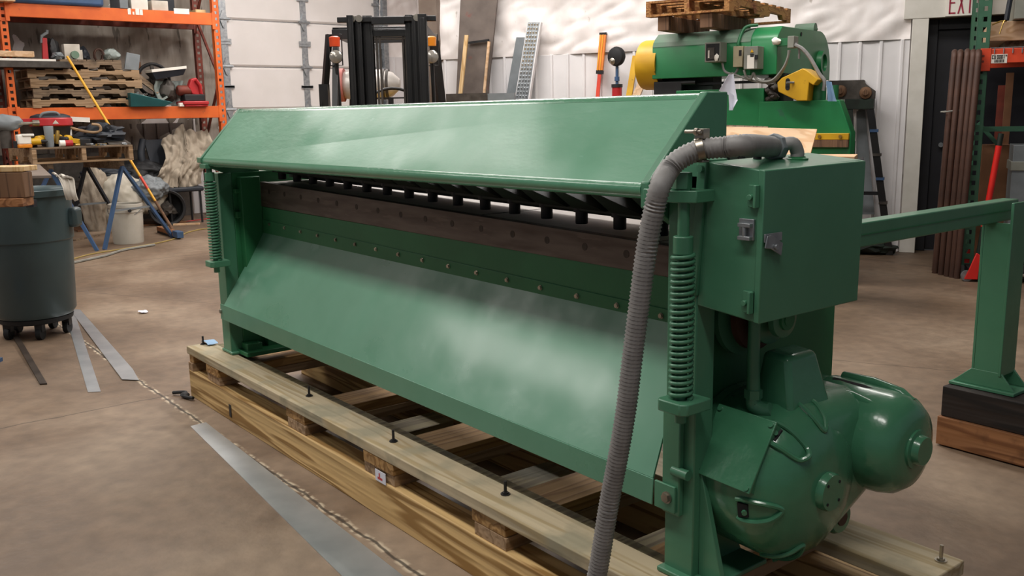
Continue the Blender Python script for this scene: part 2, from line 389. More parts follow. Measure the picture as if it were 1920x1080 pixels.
# door surround
m = MB(FW)
m.box(uD0-.13, uD0, -.05, .03, 0, DH); m.box(uD1, uD1+.13, -.05, .03, 0, DH); m.box(uD0-.20, uD1+.2, -.055, .03, DH, DH+.165)
struct(m.obj('trim_1', 'trim_white', bevel=.004))
m = MB(FW); m.box(uD0-.02, uD0, .0, .34, 0, DH).box(uD1, uD1+.02, 0, .34, 0, DH).box(uD0, uD1, 0, .34, DH, DH+.02)
jamb = struct(m.obj('trim_2', 'column_brown'))
m = MB(FW); m.box(uD0, uD0+.08, .12, .2, 0, DH-.0).box(uD1-.08, uD1, .12, .2, 0, DH).box(uD0+.08, uD1-.08, .12, .2, DH-.09, DH)
d = struct(m.obj('door_1', 'black_door', bevel=.004))
m = MB(FW); m.box(uD0+.08, uD1-.08, .16, .2, .01, DH-.09); m.obj('door_leaf', 'black_door', d, bevel=.003)
m = MB(FW); m.cyl((uD0+.16, .16, .95), (uD0+.16, .12, .95), .02); m.obj('door_knob', 'galv', d)
# return wall, garage door wall
cornr = FW.w((-4.80, 0, 0))
GX = -9.0
gp = Vector((GX, cornr.y+(cornr.x-GX)*(6.35-cornr.y)/(cornr.x-GX), 0)); gp = Vector((GX, 6.75, 0))
dv = gp-cornr; FR = Frame(cornr, math.atan2(dv.y, dv.x)); Lr = dv.length
m = MB(FR); m.box(0, Lr, -.17, -.02, 0, 4.6); struct(m.obj('wall_return', 'plastic_wrap'))
FG = Frame((GX, 0, 0), PI/2)            # garage wall: u = +Y, v = -X
m = MB(FG); m.box(-7, 3.50, 0, .15, 0, 4.6).box(3.50, 6.05, 0, .15, 4.0, 4.6).box(6.05, 7.0, 0, .15, 0, 4.6)
gw = struct(m.obj('wall_left', 'plastic_wrap'))
wrap_sheet(FG, -2, 3.48, 0.9, 3.3, 0, 'insulation_wrap', gw, 150, 60, 7, 'plastic_old_shaded')
wrap_sheet(FG, 6.07, 6.9, 2.2, 3.3, 0, 'insulation_wrap', gw, 30, 40, 5)
ribbed(FG, 6.07, 6.9, 0, 2.2, gw); ribbed(FG, -2, 2.98, 0, 1.25, gw, mt='grey_board'); ribbed(FG, 2.99, 3.48, 0, 1.3, gw)
# column
m = MB(FW); m.box(-4.81, -4.60, -.10, .03, 0, 4.6); struct(m.obj('trim_3', 'column_brown', bevel=.004))
# garage door
zs = [.02]; z = 2.01-.6*3
seams = [2.01-.59*k for k in range(4)][::-1]; seams = [z for z in seams if z > .05]
zt = [.02]+seams+[2.01+.64, 2.01+.64*2]
secs = list(zip(zt[:-1], zt[1:]))
gd = None
for k, (a, b) in enumerate(secs):
    m = MB(FG); m.prism([(-.0, a+.012), (-.02, a+.03), (-.02, b-.03), (0, b-.012), (.03, b-.004), (.03, a+.004)], 'u', 3.50, 6.03)
    if gd is None: gd = struct(m.obj('door_2', 'door_panel'))
    else: m.obj('door_section', 'door_panel', gd)
m = MB(FG); m.box(3.5, 6.03, .031, .05, 0, 3.9); m.obj('door_backing', 'galv', gd)
def gu(px): return FG.at(px, 110, 'v', 0)[0]
for px in (422, 571, 708):
    u = gu(px); m = MB(FG)
    m.box(u-.045, u+.045, -.035, -.021, .03, 3.2)
    m.obj('door_stile', 'galv', gd)
    m = MB(FG)
    for z in seams+[2.01+.64]:
        m.box(u-.075, u+.075, -.06, -.036, z-.02, z+.02)
        m.prism([(u-.05, z+.02), (u+.05, z+.02), (u+.012, z+.12), (u-.012, z+.12)], 'v', -.055, -.036)
        m.prism([(u-.05, z-.02), (u+.05, z-.02), (u+.012, z-.12), (u-.012, z-.12)], 'v', -.055, -.036)
        m.box(u-.09, u+.09, -.05, -.036, z+.30, z+.335); m.box(u-.09, u+.09, -.05, -.036, z-.30, z-.265)
        m.cyl((u-.09, -.06, z), (u+.09, -.06, z), .014, 8)
    m.obj('door_hinge', 'galv', gd)
for u in (gu(410)-.02, gu(719)):
    m = MB(FG); m.box(u-.03, u+.03, -.12, -.0, 0, 3.4); m.box(u-.05, u-.03, -.12, 0, 0, 3.4)
    struct(m.obj('trim_4' if u < 5 else 'trim_5', 'galv'))

# ------------------------------------------------------------------ the power shear
sh = thing('power_shear', (1.25, .1, .245), 'long green painted power shear standing on the timber skid', 'machine')
ZP = .245
# posts
m = MB(); m.box(-.14, -.05, 0, .06, ZP, 1.06); m.box(-.15, -.03, -.005, .16, ZP, ZP+.012)
m.obj('post', 'green_paint', sh, bevel=.003)
m = MB(); m.box(2.58, 2.665, 0, .06, ZP, 1.16); m.box(2.575, 2.72, -.02, .2, ZP, ZP+.012)
pr_ = m.obj('post', 'green_paint', sh, bevel=.003)
m = MB(); m.prism([(.06, ZP+.01), (.20, ZP+.01), (.06, ZP+.30)], 'u', 2.63, 2.645); m.obj('gusset', 'green_paint', sh, bevel=.002)
m = MB(); m.prism([(2.665, ZP+.01), (2.735, ZP+.01), (2.665, ZP+.27)], 'v', .02, .035); m.obj('gusset', 'green_paint', sh, bevel=.002)
m = MB(); m.box(2.585, 2.636, -.016, 0, .395, .655); m.obj('slide_bar', 'green_paint', sh, bevel=.003)
# side frames and inner bracket in deeper green: shade put into the colour
m = MB(); m.prism([(.06, ZP), (.62, ZP), (.62, 1.02), (.30, 1.12), (.06, 1.12)], 'u', 2.578, 2.60); m.obj('side_frame', 'green_deep', sh, bevel=.003)
m = MB(); m.prism([(.06, ZP), (.62, ZP), (.62, 1.02), (.30, 1.06), (.06, 1.06)], 'u', -.075, -.05); m.obj('side_frame', 'green_deep', sh, bevel=.003)
m = MB(); m.box(-.05, .0, .08, .17, .60, 1.04).box(-.05, -.01, .16, .34, ZP, .95).box(-.05, -.02, .06, .30, .86, .89).box(-.05, -.02, .06, .3, .97, .99)
m.bar((-.035, .07, .50), (-.035, .24, .72), .03, .02); m.box(-.05, .02, .05, .12, ZP, ZP+.05).box(-.05, .06, .03, .26, ZP, ZP+.02)
m.obj('inner_bracket', 'green_deep', sh, bevel=.003)
m = MB(); m.lathe((-.20, .17, .60), (1, 0, 0), [(0, .10), (.01, .115), (.05, .115), (.06, .10)], 28); m.obj('guard_disc', 'green_paint', sh)
# front apron: bent sheet with a turned-down lip
m = MB()
m.slab([(-.045, -.02, .476), (2.560, -.02, .467), (2.50, .170, .782), (.0, .170, .790)], (0, .004, -.004))
m.obj('apron', 'green_sheet', sh, ang=20)
m = MB(); m.hexa([(-.085, -.024, .408), (2.562, -.024, .403), (2.562, -.020, .403), (-.085, -.020, .408), (-.080, -.024, .478), (2.565, -.024, .467), (2.565, -.020, .467), (-.080, -.020, .478)])
m.obj('apron_lip', 'green_sheet', sh, bevel=.0015)
m = MB(); m.box(2.569, 2.630, -.024, -.017, .403, .466); m.obj('fixing_tab', 'green_paint', sh, bevel=.0015)
m = MB(); m.hexnut((2.609, -.024, .437), (0, -1, 0), .011, .010); m.cyl((2.609, -.024, .437), (2.609, -.028, .437), .014)
m.obj('bolt', 'bright_bolt', sh)
m = MB(); m.hexnut((-.07, -.024, .445), (0, -1, 0), .009, .008); m.obj('bolt', 'bright_bolt', sh)
# bed: face panel, knife, table. The bed drops slightly towards the near end.
def zt_(x, a, b): return a+(b-a)*(x/2.5)
def rake(m, x0, x1, y0, y1, zb, zt2):
    return m.hexa([(x0, y0, zb[0]), (x1, y0, zb[1]), (x1, y1, zb[1]), (x0, y1, zb[0]), (x0, y0, zt2[0]), (x1, y0, zt2[1]), (x1, y1, zt2[1]), (x0, y1, zt2[0])])
m = MB(); rake(m, 0, 2.56, .172, .20, (.60, .60), (.905, .893)); m.obj('bed_panel', 'green_deep', sh)
m = MB(); rake(m, 0, 2.52, .169, .172, (.785, .777), (.848, .812)); m.obj('bolt_strip', 'green_deep', sh, bevel=.002)
for i in range(16):
    x = 2.406-i*.1555
    if x < .03: break
    m = MB(); z = .794+(2.406-x)*.0163; m.hexnut((x, .169, z), (0, -1, 0), .0062, .006); m.cyl((x, .169, z), (x, .1672, z), .0078, 12)
    m.obj('bolt', 'bright_bolt', sh)
m = MB(); rake(m, .0, 2.54, .168, .195, (.907, .893), (1.016, .970)); m.obj('knife', 'blade_steel', sh, bevel=.002)
for i in range(16):
    x = 2.441-i*.1565
    if x < .05: break
    m = MB(); z = .933+(2.441-x)*.0188; m.lathe((x, .1682, z), (0, -1, 0), [(0, .0105), (.0008, .0105), (.0009, .0075), (.0003, .0)], 14); m.obj('countersunk_screw', 'dark_steel', sh)
m = MB(); rake(m, .0, 2.578, .197, .74, (.92, .89), (1.013, .968)); m.obj('table', 'table_steel', sh, bevel=.003)
for x in (1.62, 2.36):
    m = MB(); m.box(x-.004, x+.004, .20, .739, zt_(x, 1.0135, .9685)-.001, zt_(x, 1.0135, .9685)+.0008); m.obj('table_slot', 'ink_black', sh)
# hold-down beam with feet, ram
m = MB(); rake(m, 0, 2.57, .225, .30, (1.056, 1.014), (1.13, 1.10)); m.obj('hold_down_beam', 'ram_dark', sh, bevel=.004)
m = MB(); rake(m, 0, 2.57, .31, .42, (1.03, 1.0), (1.22, 1.22)); m.obj('ram', 'ram_dark', sh)
for i in range(16):
    x = 2.334-i*.151
    if x < .06: break
    zb = .981+(2.334-x)*.0195
    m = MB(); m.lathe((x, .245, zb), (0, 0, 1), [(0, .0165), (.003, .0175), (.032, .0175), (.033, .023), (.075, .023)], 20); m.obj('hold_down_foot', 'black_steel', sh)
    m = MB(); m.box(x-.022, x+.022, .205, .225, zb+.06, zb+.115); m.cyl((x+.07, .215, zb+.05), (x+.07, .215, zb+.12), .008, 10)
    m.hexa([(x+.02, .19, zb+.05), (x+.13, .21, zb+.045), (x+.13, .225, zb+.045), (x+.02, .225, zb+.05), (x+.02, .10, zb+.115), (x+.035, .10, zb+.115), (x+.035, .225, zb+.115), (x+.02, .225, zb+.115)])
    m.obj('hold_down_housing', 'ram_dark', sh, bevel=.002)
# hood
H0 = (-.06, 1.133, 1.142)
def hpt(x, y, z0, z1): return (x, y, z0+(z1-z0)*(x/2.5))
m = MB(); XA, XB = -.055, 2.556
m.slab([(XA, -.058, 1.129), (XB, -.058, 1.143), (XB, .109, 1.317), (XA, .109, 1.319)], (0, .005, -.005)); m.obj('hood_face', 'green_hood', sh, ang=20)
m = MB(); vs = []
for x, dz in ((XA, .002), (XB, 0)):
    for (y, z) in ((.109, 1.3175), (.1125, 1.3215), (.1165, 1.3252), (.121, 1.3280), (.127, 1.3300), (.135, 1.3308), (.135, 1.326), (.115, 1.319)): vs.append((x, y, z+dz))
m.add(vs, [tuple(range(8))[::-1], tuple(range(8, 16))]+[(i, (i+1) % 8, 8+(i+1) % 8, 8+i) for i in range(8)]); m.sm = True; m.obj('hood_fold', 'green_gloss', sh, ang=50)
m = MB(); m.slab([(XA, .134, 1.332), (XB, .134, 1.330), (XB, .195, 1.330), (XA, .195, 1.332)], (0, 0, -.006)); m.obj('hood_top', 'green_hood', sh, bevel=.002)
m = MB(); m.box(XA, XB, .195, .201, 1.19, 1.331); m.obj('hood_rear', 'green_hood', sh)
m = MB(); pts = []
for i in range(8):
    t = -PI*.75+PI*i/7*1.05; pts.append((t))
n = 9; vs = []; fs = []
for e, x, zc in ((0, XA, 1.114), (1, XB, 1.128)):
    for k in range(n):
        t = math.radians(135)+math.radians(135)*k/(n-1); vs.append((x, -.043+.021*math.cos(t), zc+.021*math.sin(t)))
    vs.append((x, -.020, zc-.010)); vs.append((x, -.020, zc+.016))
k = n+2; fs = [tuple(range(k)), tuple(range(k, 2*k))]+[(i, (i+1) % k, k+(i+1) % k, k+i) for i in range(k)]
m.add(vs, fs); m.sm = True; m.obj('hood_nose', 'green_gloss', sh, ang=50)
m = MB(); m.prism([(-.062, 1.089), (-.020, 1.075), (.05, 1.03), (.193, 1.00), (.193, 1.333), (.123, 1.333), (-.062, 1.144)], 'u', 2.555, 2.577); m.obj('hood_end_plate', 'green_paint', sh, bevel=.003)
m = MB(); m.prism([(-.062, 1.095), (.193, 1.00), (.193, 1.335), (.121, 1.335), (-.064, 1.131)], 'u', -.074, -.055); m.obj('hood_end_plate', 'green_paint', sh, bevel=.003)
# spring assemblies
def helix(c, r, z0, z1, turns, wire, n=14):
    pts = []; T = int(turns*n)
    for i in range(T+1):
        a = 2*PI*i/n; f = i/T; f2 = f; pts.append((c[0]+r*math.cos(a), c[1]+r*math.sin(a), z0+(z1-z0)*f2))
    m = MB(); m.tube(pts, wire, 7); return m
def spring_set(c, zb, zt2, zrod, earx, s=1):
    m = helix(c, .0225, zb, zt2, (zt2-zb)/.0128, .0048); m.obj('return_spring', 'green_paint', sh, ang=60)
    m = MB(); m.cyl((c[0], c[1], zb-.055), (c[0], c[1], zrod), .0125); m.obj('spring_rod', 'green_paint', sh)
    m = MB(); m.cyl((c[0], c[1], zt2), (c[0], c[1], zt2+.038), .021, 20); m.obj('spring_collar', 'green_paint', sh, bevel=.002)
    m = MB(); m.prism([(c[0]-.038, c[1]-.03), (c[0]-.03, c[1]-.038), (c[0]+.03, c[1]-.038), (c[0]+.042, c[1]-.025), (c[0]+.042, .0), (c[0]-.038, .0)], 'z', zb-.028, zb-.002)
    m.obj('spring_seat', 'green_paint', sh, bevel=.003)
spring_set((2.667, -.05), .690, 1.000, 1.16, 0)
spring_set((-.016, -.05), .687, 1.03, 1.10, 0)
m = MB(); m.hexnut((2.660, -.05, 1.135), (0, 0, 1), .022, .034); m.obj('hex_nut', 'green_paint', sh, bevel=.0015)
m = MB(); m.prism([(2.578, -.078), (2.665, -.078), (2.705, -.055), (2.705, .01), (2.578, .01)], 'z', 1.108, 1.133); m.obj('lifting_ear', 'green_paint', sh, bevel=.002)
m = MB(); m.box(-.10, -.055, -.07, -.03, 1.108, 1.130).box(-.06, .01, -.075, .0, 1.085, 1.105); m.obj('lifting_ear', 'green_paint', sh, bevel=.002)
m = MB(); m.box(2.60, 2.66, .0, .05, 1.10, 1.19); m.obj('upper_bracket', 'green_paint', sh, bevel=.002)
m = MB(); m.cyl((2.615, -.012, .50), (2.66, -.012, .50), .012, 10); m.obj('pin', 'green_paint', sh)
# electrical box
A = [(2.664, .0, .884), (2.820, .0, .870), (2.820, .345, .870), (2.664, .345, .884), (2.687, .0, 1.189), (2.824, .0, 1.176), (2.824, .345, 1.181), (2.687, .345, 1.194)]
m = MB(); m.hexa(A); eb = m.obj('control_box', 'green_paint', sh, bevel=.003)
m = MB(); m.hexa([(2.813, -.004, .872), (2.828, -.004, .870), (2.828, .348, .870), (2.813, .348, .872), (2.817, -.004, 1.178), (2.831, -.004, 1.176), (2.831, .348, 1.179), (2.817, .348, 1.181)]); m.obj('box_door', 'green_paint', eb, bevel=.002)
m = MB(); m.hexa([(2.646, -.008, .905), (2.667, -.008, .905), (2.667, .06, .905), (2.646, .06, .905), (2.666, -.008, 1.195), (2.689, -.008, 1.193), (2.689, .06, 1.193), (2.666, .06, 1.195)])
m.obj('mounting_flange', 'green_paint', eb, bevel=.002)
for z, x in ((.918, 2.658), (1.175, 2.676)):
    m = MB(); m.cyl((x, -.008, z), (x, -.015, z), .008, 12); m.obj('screw', 'green_paint', eb)
for zc, x in ((1.125, 2.795), (.912, 2.788)):
    m = MB(); m.box(x, x+.026, -.006, 0, zc-.022, zc+.022).box(x+.020, x+.026, -.018, 0, zc-.022, zc+.022); m.cyl((x+.009, -.006, zc-.002), (x+.009, -.016, zc-.002), .006, 10); m.cyl((x+.009, -.008, zc-.012), (x+.009, -.010, zc-.012), .010, 10)
    m.obj('clamp_clip', 'green_paint', eb, bevel=.001)
def pxb(x, y, ax, v): return W.at(x, y, ax, v)
a = pxb(1384, 428, 'v', -.008)
m = MB(); x0, z0 = a.x, a.z
m.box(x0, x0+.036, -.006, 0, z0-.022, z0+.020).box(x0+.004, x0+.034, -.016, -.004, z0-.022, z0-.014).box(x0+.004, x0+.034, -.016, -.004, z0+.004, z0+.012).cyl((x0+.018, -.012, z0-.02), (x0+.018, -.012, z0+.012), .004, 8)
m.obj('hasp_staple', 'galv', eb, bevel=.001)
m = MB(); X = 2.832
m.box(X, X+.004, -.002, .052, 1.035, 1.052)
m.add([(X+.005, .0, 1.048), (X+.005, .012, 1.050), (X+.005, .050, 1.030), (X+.005, .046, 1.005), (X+.005, .012, 1.022), (X+.005, -.006, 1.025), (X+.008, .0, 1.048), (X+.008, .012, 1.050), (X+.008, .050, 1.030), (X+.008, .046, 1.005), (X+.008, .012, 1.022), (X+.008, -.006, 1.025)],
      [(5, 4, 3, 2, 1, 0), (6, 7, 8, 9, 10, 11)]+[(i, (i+1) % 6, 6+(i+1) % 6, 6+i) for i in range(6)])
m.cyl((X+.008, .026, 1.025), (X+.013, .026, 1.025), .006, 10)
m.obj('hasp', 'galv', eb, bevel=.0008)
for px, py in ((1341+20, 305-8), (1390, 296), (1420, 299)):
    p = pxb(px, py, 'z', 1.188)
    m = MB(); m.cyl((p.x, p.y, 1.186), (p.x, p.y, 1.196), .009, 10); m.obj('screw', 'black_steel', eb)
p = pxb(1494, 302, 'z', 1.182); EP = p
m = MB(); m.lathe((p.x, p.y, 1.180), (0, 0, 1), [(0, .024), (.008, .024), (.010, .018), (.012, .018)], 18); m.obj('gland', 'green_deep', eb)
# conduit, elbow, coupling, clamp
cpx = [(1494, 299, 'z', 1.19)]
e0 = Vector((p.x, p.y, 1.19)); c0 = pxb(1453, 276, 'v', p.y-.035)
elb = [e0, e0+Vector((0, 0, .012)), e0*.55+c0*.45+Vector((.008, .004, .020)), c0]
def smooth(P, n=8):
    P = [Vector(q) for q in P]; out = []
    for i in range(len(P)-1):
        a = P[max(i-1, 0)]; b = P[i]; c = P[i+1]; d = P[min(i+2, len(P)-1)]
        for k in range(n):
            t = k/n; out.append(.5*((2*b)+(c-a)*t+(2*a-5*b+4*c-d)*t*t+(3*b-a-3*c+d)*t**3))
    return out+[P[-1]]
m = MB(); m.tube(smooth(elb, 6), .0145, 14); m.obj('conduit_elbow', 'conduit_grey', sh)
cj = pxb(1313, 281, 'u', 2.70)
path = [c0, pxb(1402, 272, 'u', 2.775), pxb(1360, 275.5, 'u', 2.74), cj, pxb(1275, 298, 'u', 2.675), pxb(1253, 320, 'u', 2.665), pxb(1238, 349, 'v', -.135), pxb(1226.7, 393, 'v', -.14), pxb(1212, 470, 'v', -.145), pxb(1200, 560, 'v', -.15), pxb(1187, 660, 'v', -.155), pxb(1175, 760, 'v', -.16), pxb(1160, 850, 'v', -.165), pxb(1141, 950, 'v', -.17), pxb(1119, 1080, 'v', -.18)]
q = path[-1]; path += [q+Vector((-.03, -.01, -.10)), Vector((q.x-.06, q.y-.05, .06)), Vector((q.x-.02, q.y-.20, .024)), Vector((q.x+.2, q.y-.45, .024))]
sp = smooth(path, 8); cp = []; rs = []; acc = 0
# resample evenly so the conduit's ribs are real rings
dense = [sp[0]]; need = .0042; i = 0; cur = sp[0]
while i < len(sp)-1:
    seg = sp[i+1]-cur; L_ = seg.length
    if L_ >= need: cur = cur+seg*(need/L_); dense.append(cur); need = .0042
    else: need -= L_; i += 1; cur = sp[i]
rs = [.0212+(.0016 if i % 2 else -.0014) for i in range(len(dense))]
m = MB(); m.tube(dense, .02, 12, rs); m.obj('flexible_conduit', 'conduit_grey', sh, ang=70)
d_ = (c0-path[1]).normalized()
m = MB(); m.lathe(c0-d_*.022, d_, [(0, .027), (.005, .029), (.034, .029), (.039, .024)], 8); m.obj('conduit_coupling', 'grey_plastic', sh, bevel=.001)
d2 = (path[2]-path[4]).normalized()
m = MB(); m.lathe(cj-d2*.008, d2, [(0, .0245), (.016, .0245)], 20); m.box(cj.x-.012, cj.x+.012, cj.y-.005, cj.y+.014, cj.z+.022, cj.z+.042)
m.cyl((cj.x-.03, cj.y-.012, cj.z+.036), (cj.x+.012, cj.y-.012, cj.z+.036), .004, 8); m.hexnut((cj.x-.004, cj.y-.012, cj.z+.036), (1, 0, 0), .008, .008)
m.box(cj.x-.016, cj.x+.016, cj.y-.01, cj.y+.01, 1.19, cj.z-.02)
m.obj('pipe_clamp', 'bright_bolt', sh, bevel=.001)
# drive: clutch housing, motor, terminal box, pulleys, tank
CY, CZ = .215, .472
m = MB(); m.lathe((2.60, CY, CZ), (1, 0, 0), [(0, .16), (.03, .184), (.16, .187), (.195, .178), (.225, .156), (.248, .118), (.259, .07), (.262, 0)], 56)
hs = m.obj('clutch_housing', 'green_cast', sh, ang=60)
m = MB(); m.lathe((2.852, CY-.005, CZ-.003), (1, 0, 0), [(0, .043), (.020, .043), (.024, .040), (.026, .040), (.026, 0)], 30)
hb = m.obj('hub_cap', 'green_cast', hs)
for k in range(4):
    a = PI/4+k*PI/2; m = MB(); m.cyl((2.877, CY-.005+.030*math.cos(a), CZ-.003+.030*math.sin(a)), (2.8795, CY-.005+.030*math.cos(a), CZ-.003+.030*math.sin(a)), .0035, 8); m.obj('cap_screw', 'ink_black', hb)
def vent(cy, cz, ang, parent, dh=.012):
    """a louvre in the shoulder: dark mouth at the back, swollen lip round a scoop"""
    ca, sa = math.cos(ang), math.sin(ang); t = Vector((0, -sa, ca)); rr = Vector((0, ca, sa)); c = Vector((0, cy, cz))
    prof = [(.10, .186), (.16, .187), (.195, .178), (.225, .156), (.248, .118)]
    def R(x):
        for (a, ra), (b, rb) in zip(prof, prof[1:]):
            if x <= b: return ra+(rb-ra)*(x-a)/(b-a)
        return prof[-1][1]
    def P(h, w, o=0): return c+Vector((2.60+h+dh, 0, 0))+t*w+rr*(R(h+dh)+o*.45)
    up = [P(.150, .022, -.003), P(.165, .025, .004), P(.190, .024, .007), P(.215, .018, .007), P(.228, .005, .006), P(.228, -.005, .006), P(.215, -.018, .007), P(.190, -.024, .005), P(.165, -.025, .002), P(.150, -.022, -.003)]
    m = MB(); m.tube(smooth(up, 4), .0058, 8); m.obj('vent_lip', 'green_cast', parent)
    m = MB(); m.hexa([P(.155, -.017, -.02), P(.178, -.016, -.02), P(.178, .016, -.02), P(.155, .017, -.02), P(.155, -.017, .010), P(.176, -.015, .007), P(.176, .015, .007), P(.155, .017, .010)]); m.obj('vent_slot_shade', 'ink_black', parent)  # solid black block standing in for the shade inside the pocket
    m = MB(); c0_ = P(.170, .002, .012); m.cyl(c0_, c0_+Vector((.004, 0, 0))+rr*.004, .006, 8); m.obj('vent_bolt', 'green_cast', parent)
for a_, d_ in ((188, .01), (129, .03), (88, .014), (52, .0), (247, .01)):
    vent(CY, CZ, math.radians(a_), hs, d_)
# casting that joins housing and motor
MY, MZ = .452, .525
m = MB(); nn = 30; prof = []
def hull(cy1, cz1, r1, cy2, cz2, r2, k=14):
    d = math.hypot(cy2-cy1, cz2-cz1); th = math.atan2(cz2-cz1, cy2-cy1); be = math.acos((r1-r2)/d)
    A_ = [(cy1+r1*math.cos(th+be+(2*PI-2*be)*i/k), cz1+r1*math.sin(th+be+(2*PI-2*be)*i/k)) for i in range(k+1)]
    B_ = [(cy2+r2*math.cos(th-be+2*be*i/k), cz2+r2*math.sin(th-be+2*be*i/k)) for i in range(k+1)]
    return A_+B_
rings = [(2.605, .183, .118), (2.770, .184, .118), (2.805, .172, .112), (2.830, .148, .098), (2.842, .120, .075)]
hs_ = [hull(CY, CZ, r1_, MY, MZ, r2_) for _, r1_, r2_ in rings]; L1 = len(hs_[0]); vs = []; fs = []
for (x, _, _), hh in zip(rings, hs_): vs += [(x, p[0], p[1]) for p in hh]
for j in range(len(rings)-1): fs += [(j*L1+i, j*L1+(i+1) % L1, (j+1)*L1+(i+1) % L1, (j+1)*L1+i) for i in range(L1)]
fs += [tuple(range(L1))[::-1], tuple(range((len(rings)-1)*L1, len(rings)*L1))]; m.add(vs, fs)
m.sm = True; m.obj('gear_casting', 'green_cast', sh, ang=75)
m = MB(); m.lathe((2.70, MY, MZ), (1, 0, 0), [(0, .124), (.04, .126), (.165, .121), (.195, .114), (.218, .096), (.229, .068), (.232, 0)], 44); mo = m.obj('drive_motor', 'green_cast', sh, ang=60)
m = MB(); m.lathe((2.925, MY, MZ), (1, 0, 0), [(0, .047), (.010, .046), (.012, .036), (.024, .034), (.027, .032), (.027, 0)], 28); m.obj('motor_cap', 'green_cast', mo)
m = MB(); m.tube([(2.72, MY+.03, MZ+.120), (2.80, MY+.03, MZ+.122), (2.87, MY+.03, MZ+.112), (2.895, MY+.03, MZ+.095)], .014, 10); m.obj('motor_rib', 'green_cast', mo)
m = MB(); m.tube([(2.70, MY-.055, MZ+.108), (2.80, MY-.055, MZ+.106), (2.865, MY-.055, MZ+.092)], .012, 10); m.obj('motor_rib', 'green_cast', mo)
m = MB(); m.tube([(2.72, MY-.012, MZ+.116), (2.80, MY-.012, MZ+.115), (2.86, MY-.012, MZ+.105)], .011, 8); m.obj('motor_slot', 'ink_black', mo)
m = MB(); m.lathe((2.80, .375, .335), (1, 0, 0), [(-.15, .04), (-.01, .042), (.0, .036), (.0, .0)], 24); m.obj('drain_boss', 'green_cast', hs)
m = MB(); m.lathe((2.8005, .375, .335), (1, 0, 0), [(0, .019), (.003, .018), (.003, .0)], 20); m.obj('drain_hole', 'pipe_brown', hs)
# cover plate
c1 = [(2.652, .100, .640), (2.808, .100, .636), (2.802, .020, .493), (2.650, .020, .498)]
nv_ = (Vector(c1[1])-Vector(c1[0])).cross(Vector(c1[3])-Vector(c1[0])).normalized()
if nv_.y > 0: nv_ = -nv_
m = MB(); m.slab([Vector(q)-nv_*.0 for q in c1], nv_*.006); cv = m.obj('cover_plate', 'green_cast', sh, bevel=.0015)
m = MB(); m.slab([Vector(q).lerp(sum((Vector(k) for k in c1), Vector())/4, .06)-nv_*.024 for q in c1], nv_*.024); m.obj('cover_frame', 'green_cast', sh)
for q in c1:
    q = Vector(q).lerp(sum((Vector(k) for k in c1), Vector())/4, .12)+nv_*.006; m = MB(); m.cyl(q, q+nv_*.004, .006, 10); m.obj('screw', 'green_cast', cv)
# terminal box on the housing
m = MB(); m.hexa([(2.690, .16, .625), (2.800, .16, .625), (2.805, .32, .60), (2.690, .32, .60), (2.705, .178, .762), (2.772, .178, .757), (2.772, .285, .757), (2.705, .285, .762)])
m.obj('terminal_box', 'green_cast', sh, bevel=.012, seg=3)
p = pxb(1412, 690, 'v', .13)
m = MB(); m.tube([(p.x, .13, 1.0), (p.x, .13, p.z+.02), (p.x+.003, .13, p.z-.05)], .013, 12, [.012, .014, .015]); m.hexnut((p.x+.003, .13, p.z-.068), (0, 0, 1), .020, .020)
m.tube(smooth([(p.x+.003, .13, p.z-.06), (p.x+.006, .13, p.z-.085), (p.x+.03, .135, p.z-.092), (p.x+.045, .14, p.z-.088)], 5), .017, 12); m.obj('conduit_fitting', 'green_paint', sh)
for (x, r, t) in ((2.735, .042, .016), (2.700, .062, .018), (2.665, .082, .018), (2.630, .100, .016)):
    m = MB(); m.lathe((x, .205, .835), (1, 0, 0), [(-t*.5, r*.8), (-t*.5, r), (t*.4, r), (t*.5, r*.93), (t*.5, .0)], 36); m.obj('pulley', 'green_paint' if r != .082 else 'pipe_brown', sh)
m = MB(); m.cyl((2.60, .205, .835), (2.752, .205, .835), .014); m.cyl((2.742, .205, .835), (2.75, .205, .835), .024); m.obj('pulley_shaft', 'green_deep', sh)
m = MB(); m.box(2.60, 2.80, .30, .615, .555, .592); m.obj('motor_shelf', 'green_paint', sh, bevel=.003)
p = pxb(1563, 735, 'z', .592); m = MB(); m.hexnut((p.x, p.y, .592), (0, 0, 1), .011, .014); m.obj('bolt', 'black_steel', sh)
# support arm with its pedestal (bolted to the table)
p1 = pxb(1603, 421, 'u', 2.39); p3 = pxb(1911, 372, 'u', 2.39)
m = MB(); m.box(2.33, 2.39, .74, p3.y, .870, .946); arm = m.obj('support_arm', 'green_paint', sh, bevel=.004)
m = MB(); m.box(2.391, 2.393, .80, p3.y-.05, .908, .9105); m.obj('arm_seam', 'green_deep', arm)
YQ = 1.963; m = MB()
m.box(2.335, 2.345, YQ, YQ+.11, .30, .870).box(2.437, 2.447, YQ-.006, YQ+.11, .30, .945).box(2.345, 2.437, YQ, YQ+.008, .30, .870)
m.obj('pedestal_post', 'green_paint', arm, bevel=.002)
m = MB(); m.hexa([(2.262, YQ-.02, .238), (2.505, YQ-.02, .238), (2.505, YQ+.13, .238), (2.262, YQ+.13, .238), (2.262, YQ-.02, .250), (2.505, YQ-.02, .250), (2.505, YQ+.13, .250), (2.262, YQ+.13, .250)])
m.prism([(2.268, .250), (2.498, .250), (2.446, .312), (2.336, .312)], 'v', YQ-.001, YQ+.007)
m.prism([(2.268, .250), (2.498, .250), (2.446, .312), (2.336, .312)], 'v', YQ+.10, YQ+.108)
m.obj('pedestal_foot', 'green_paint', arm, bevel=.002)

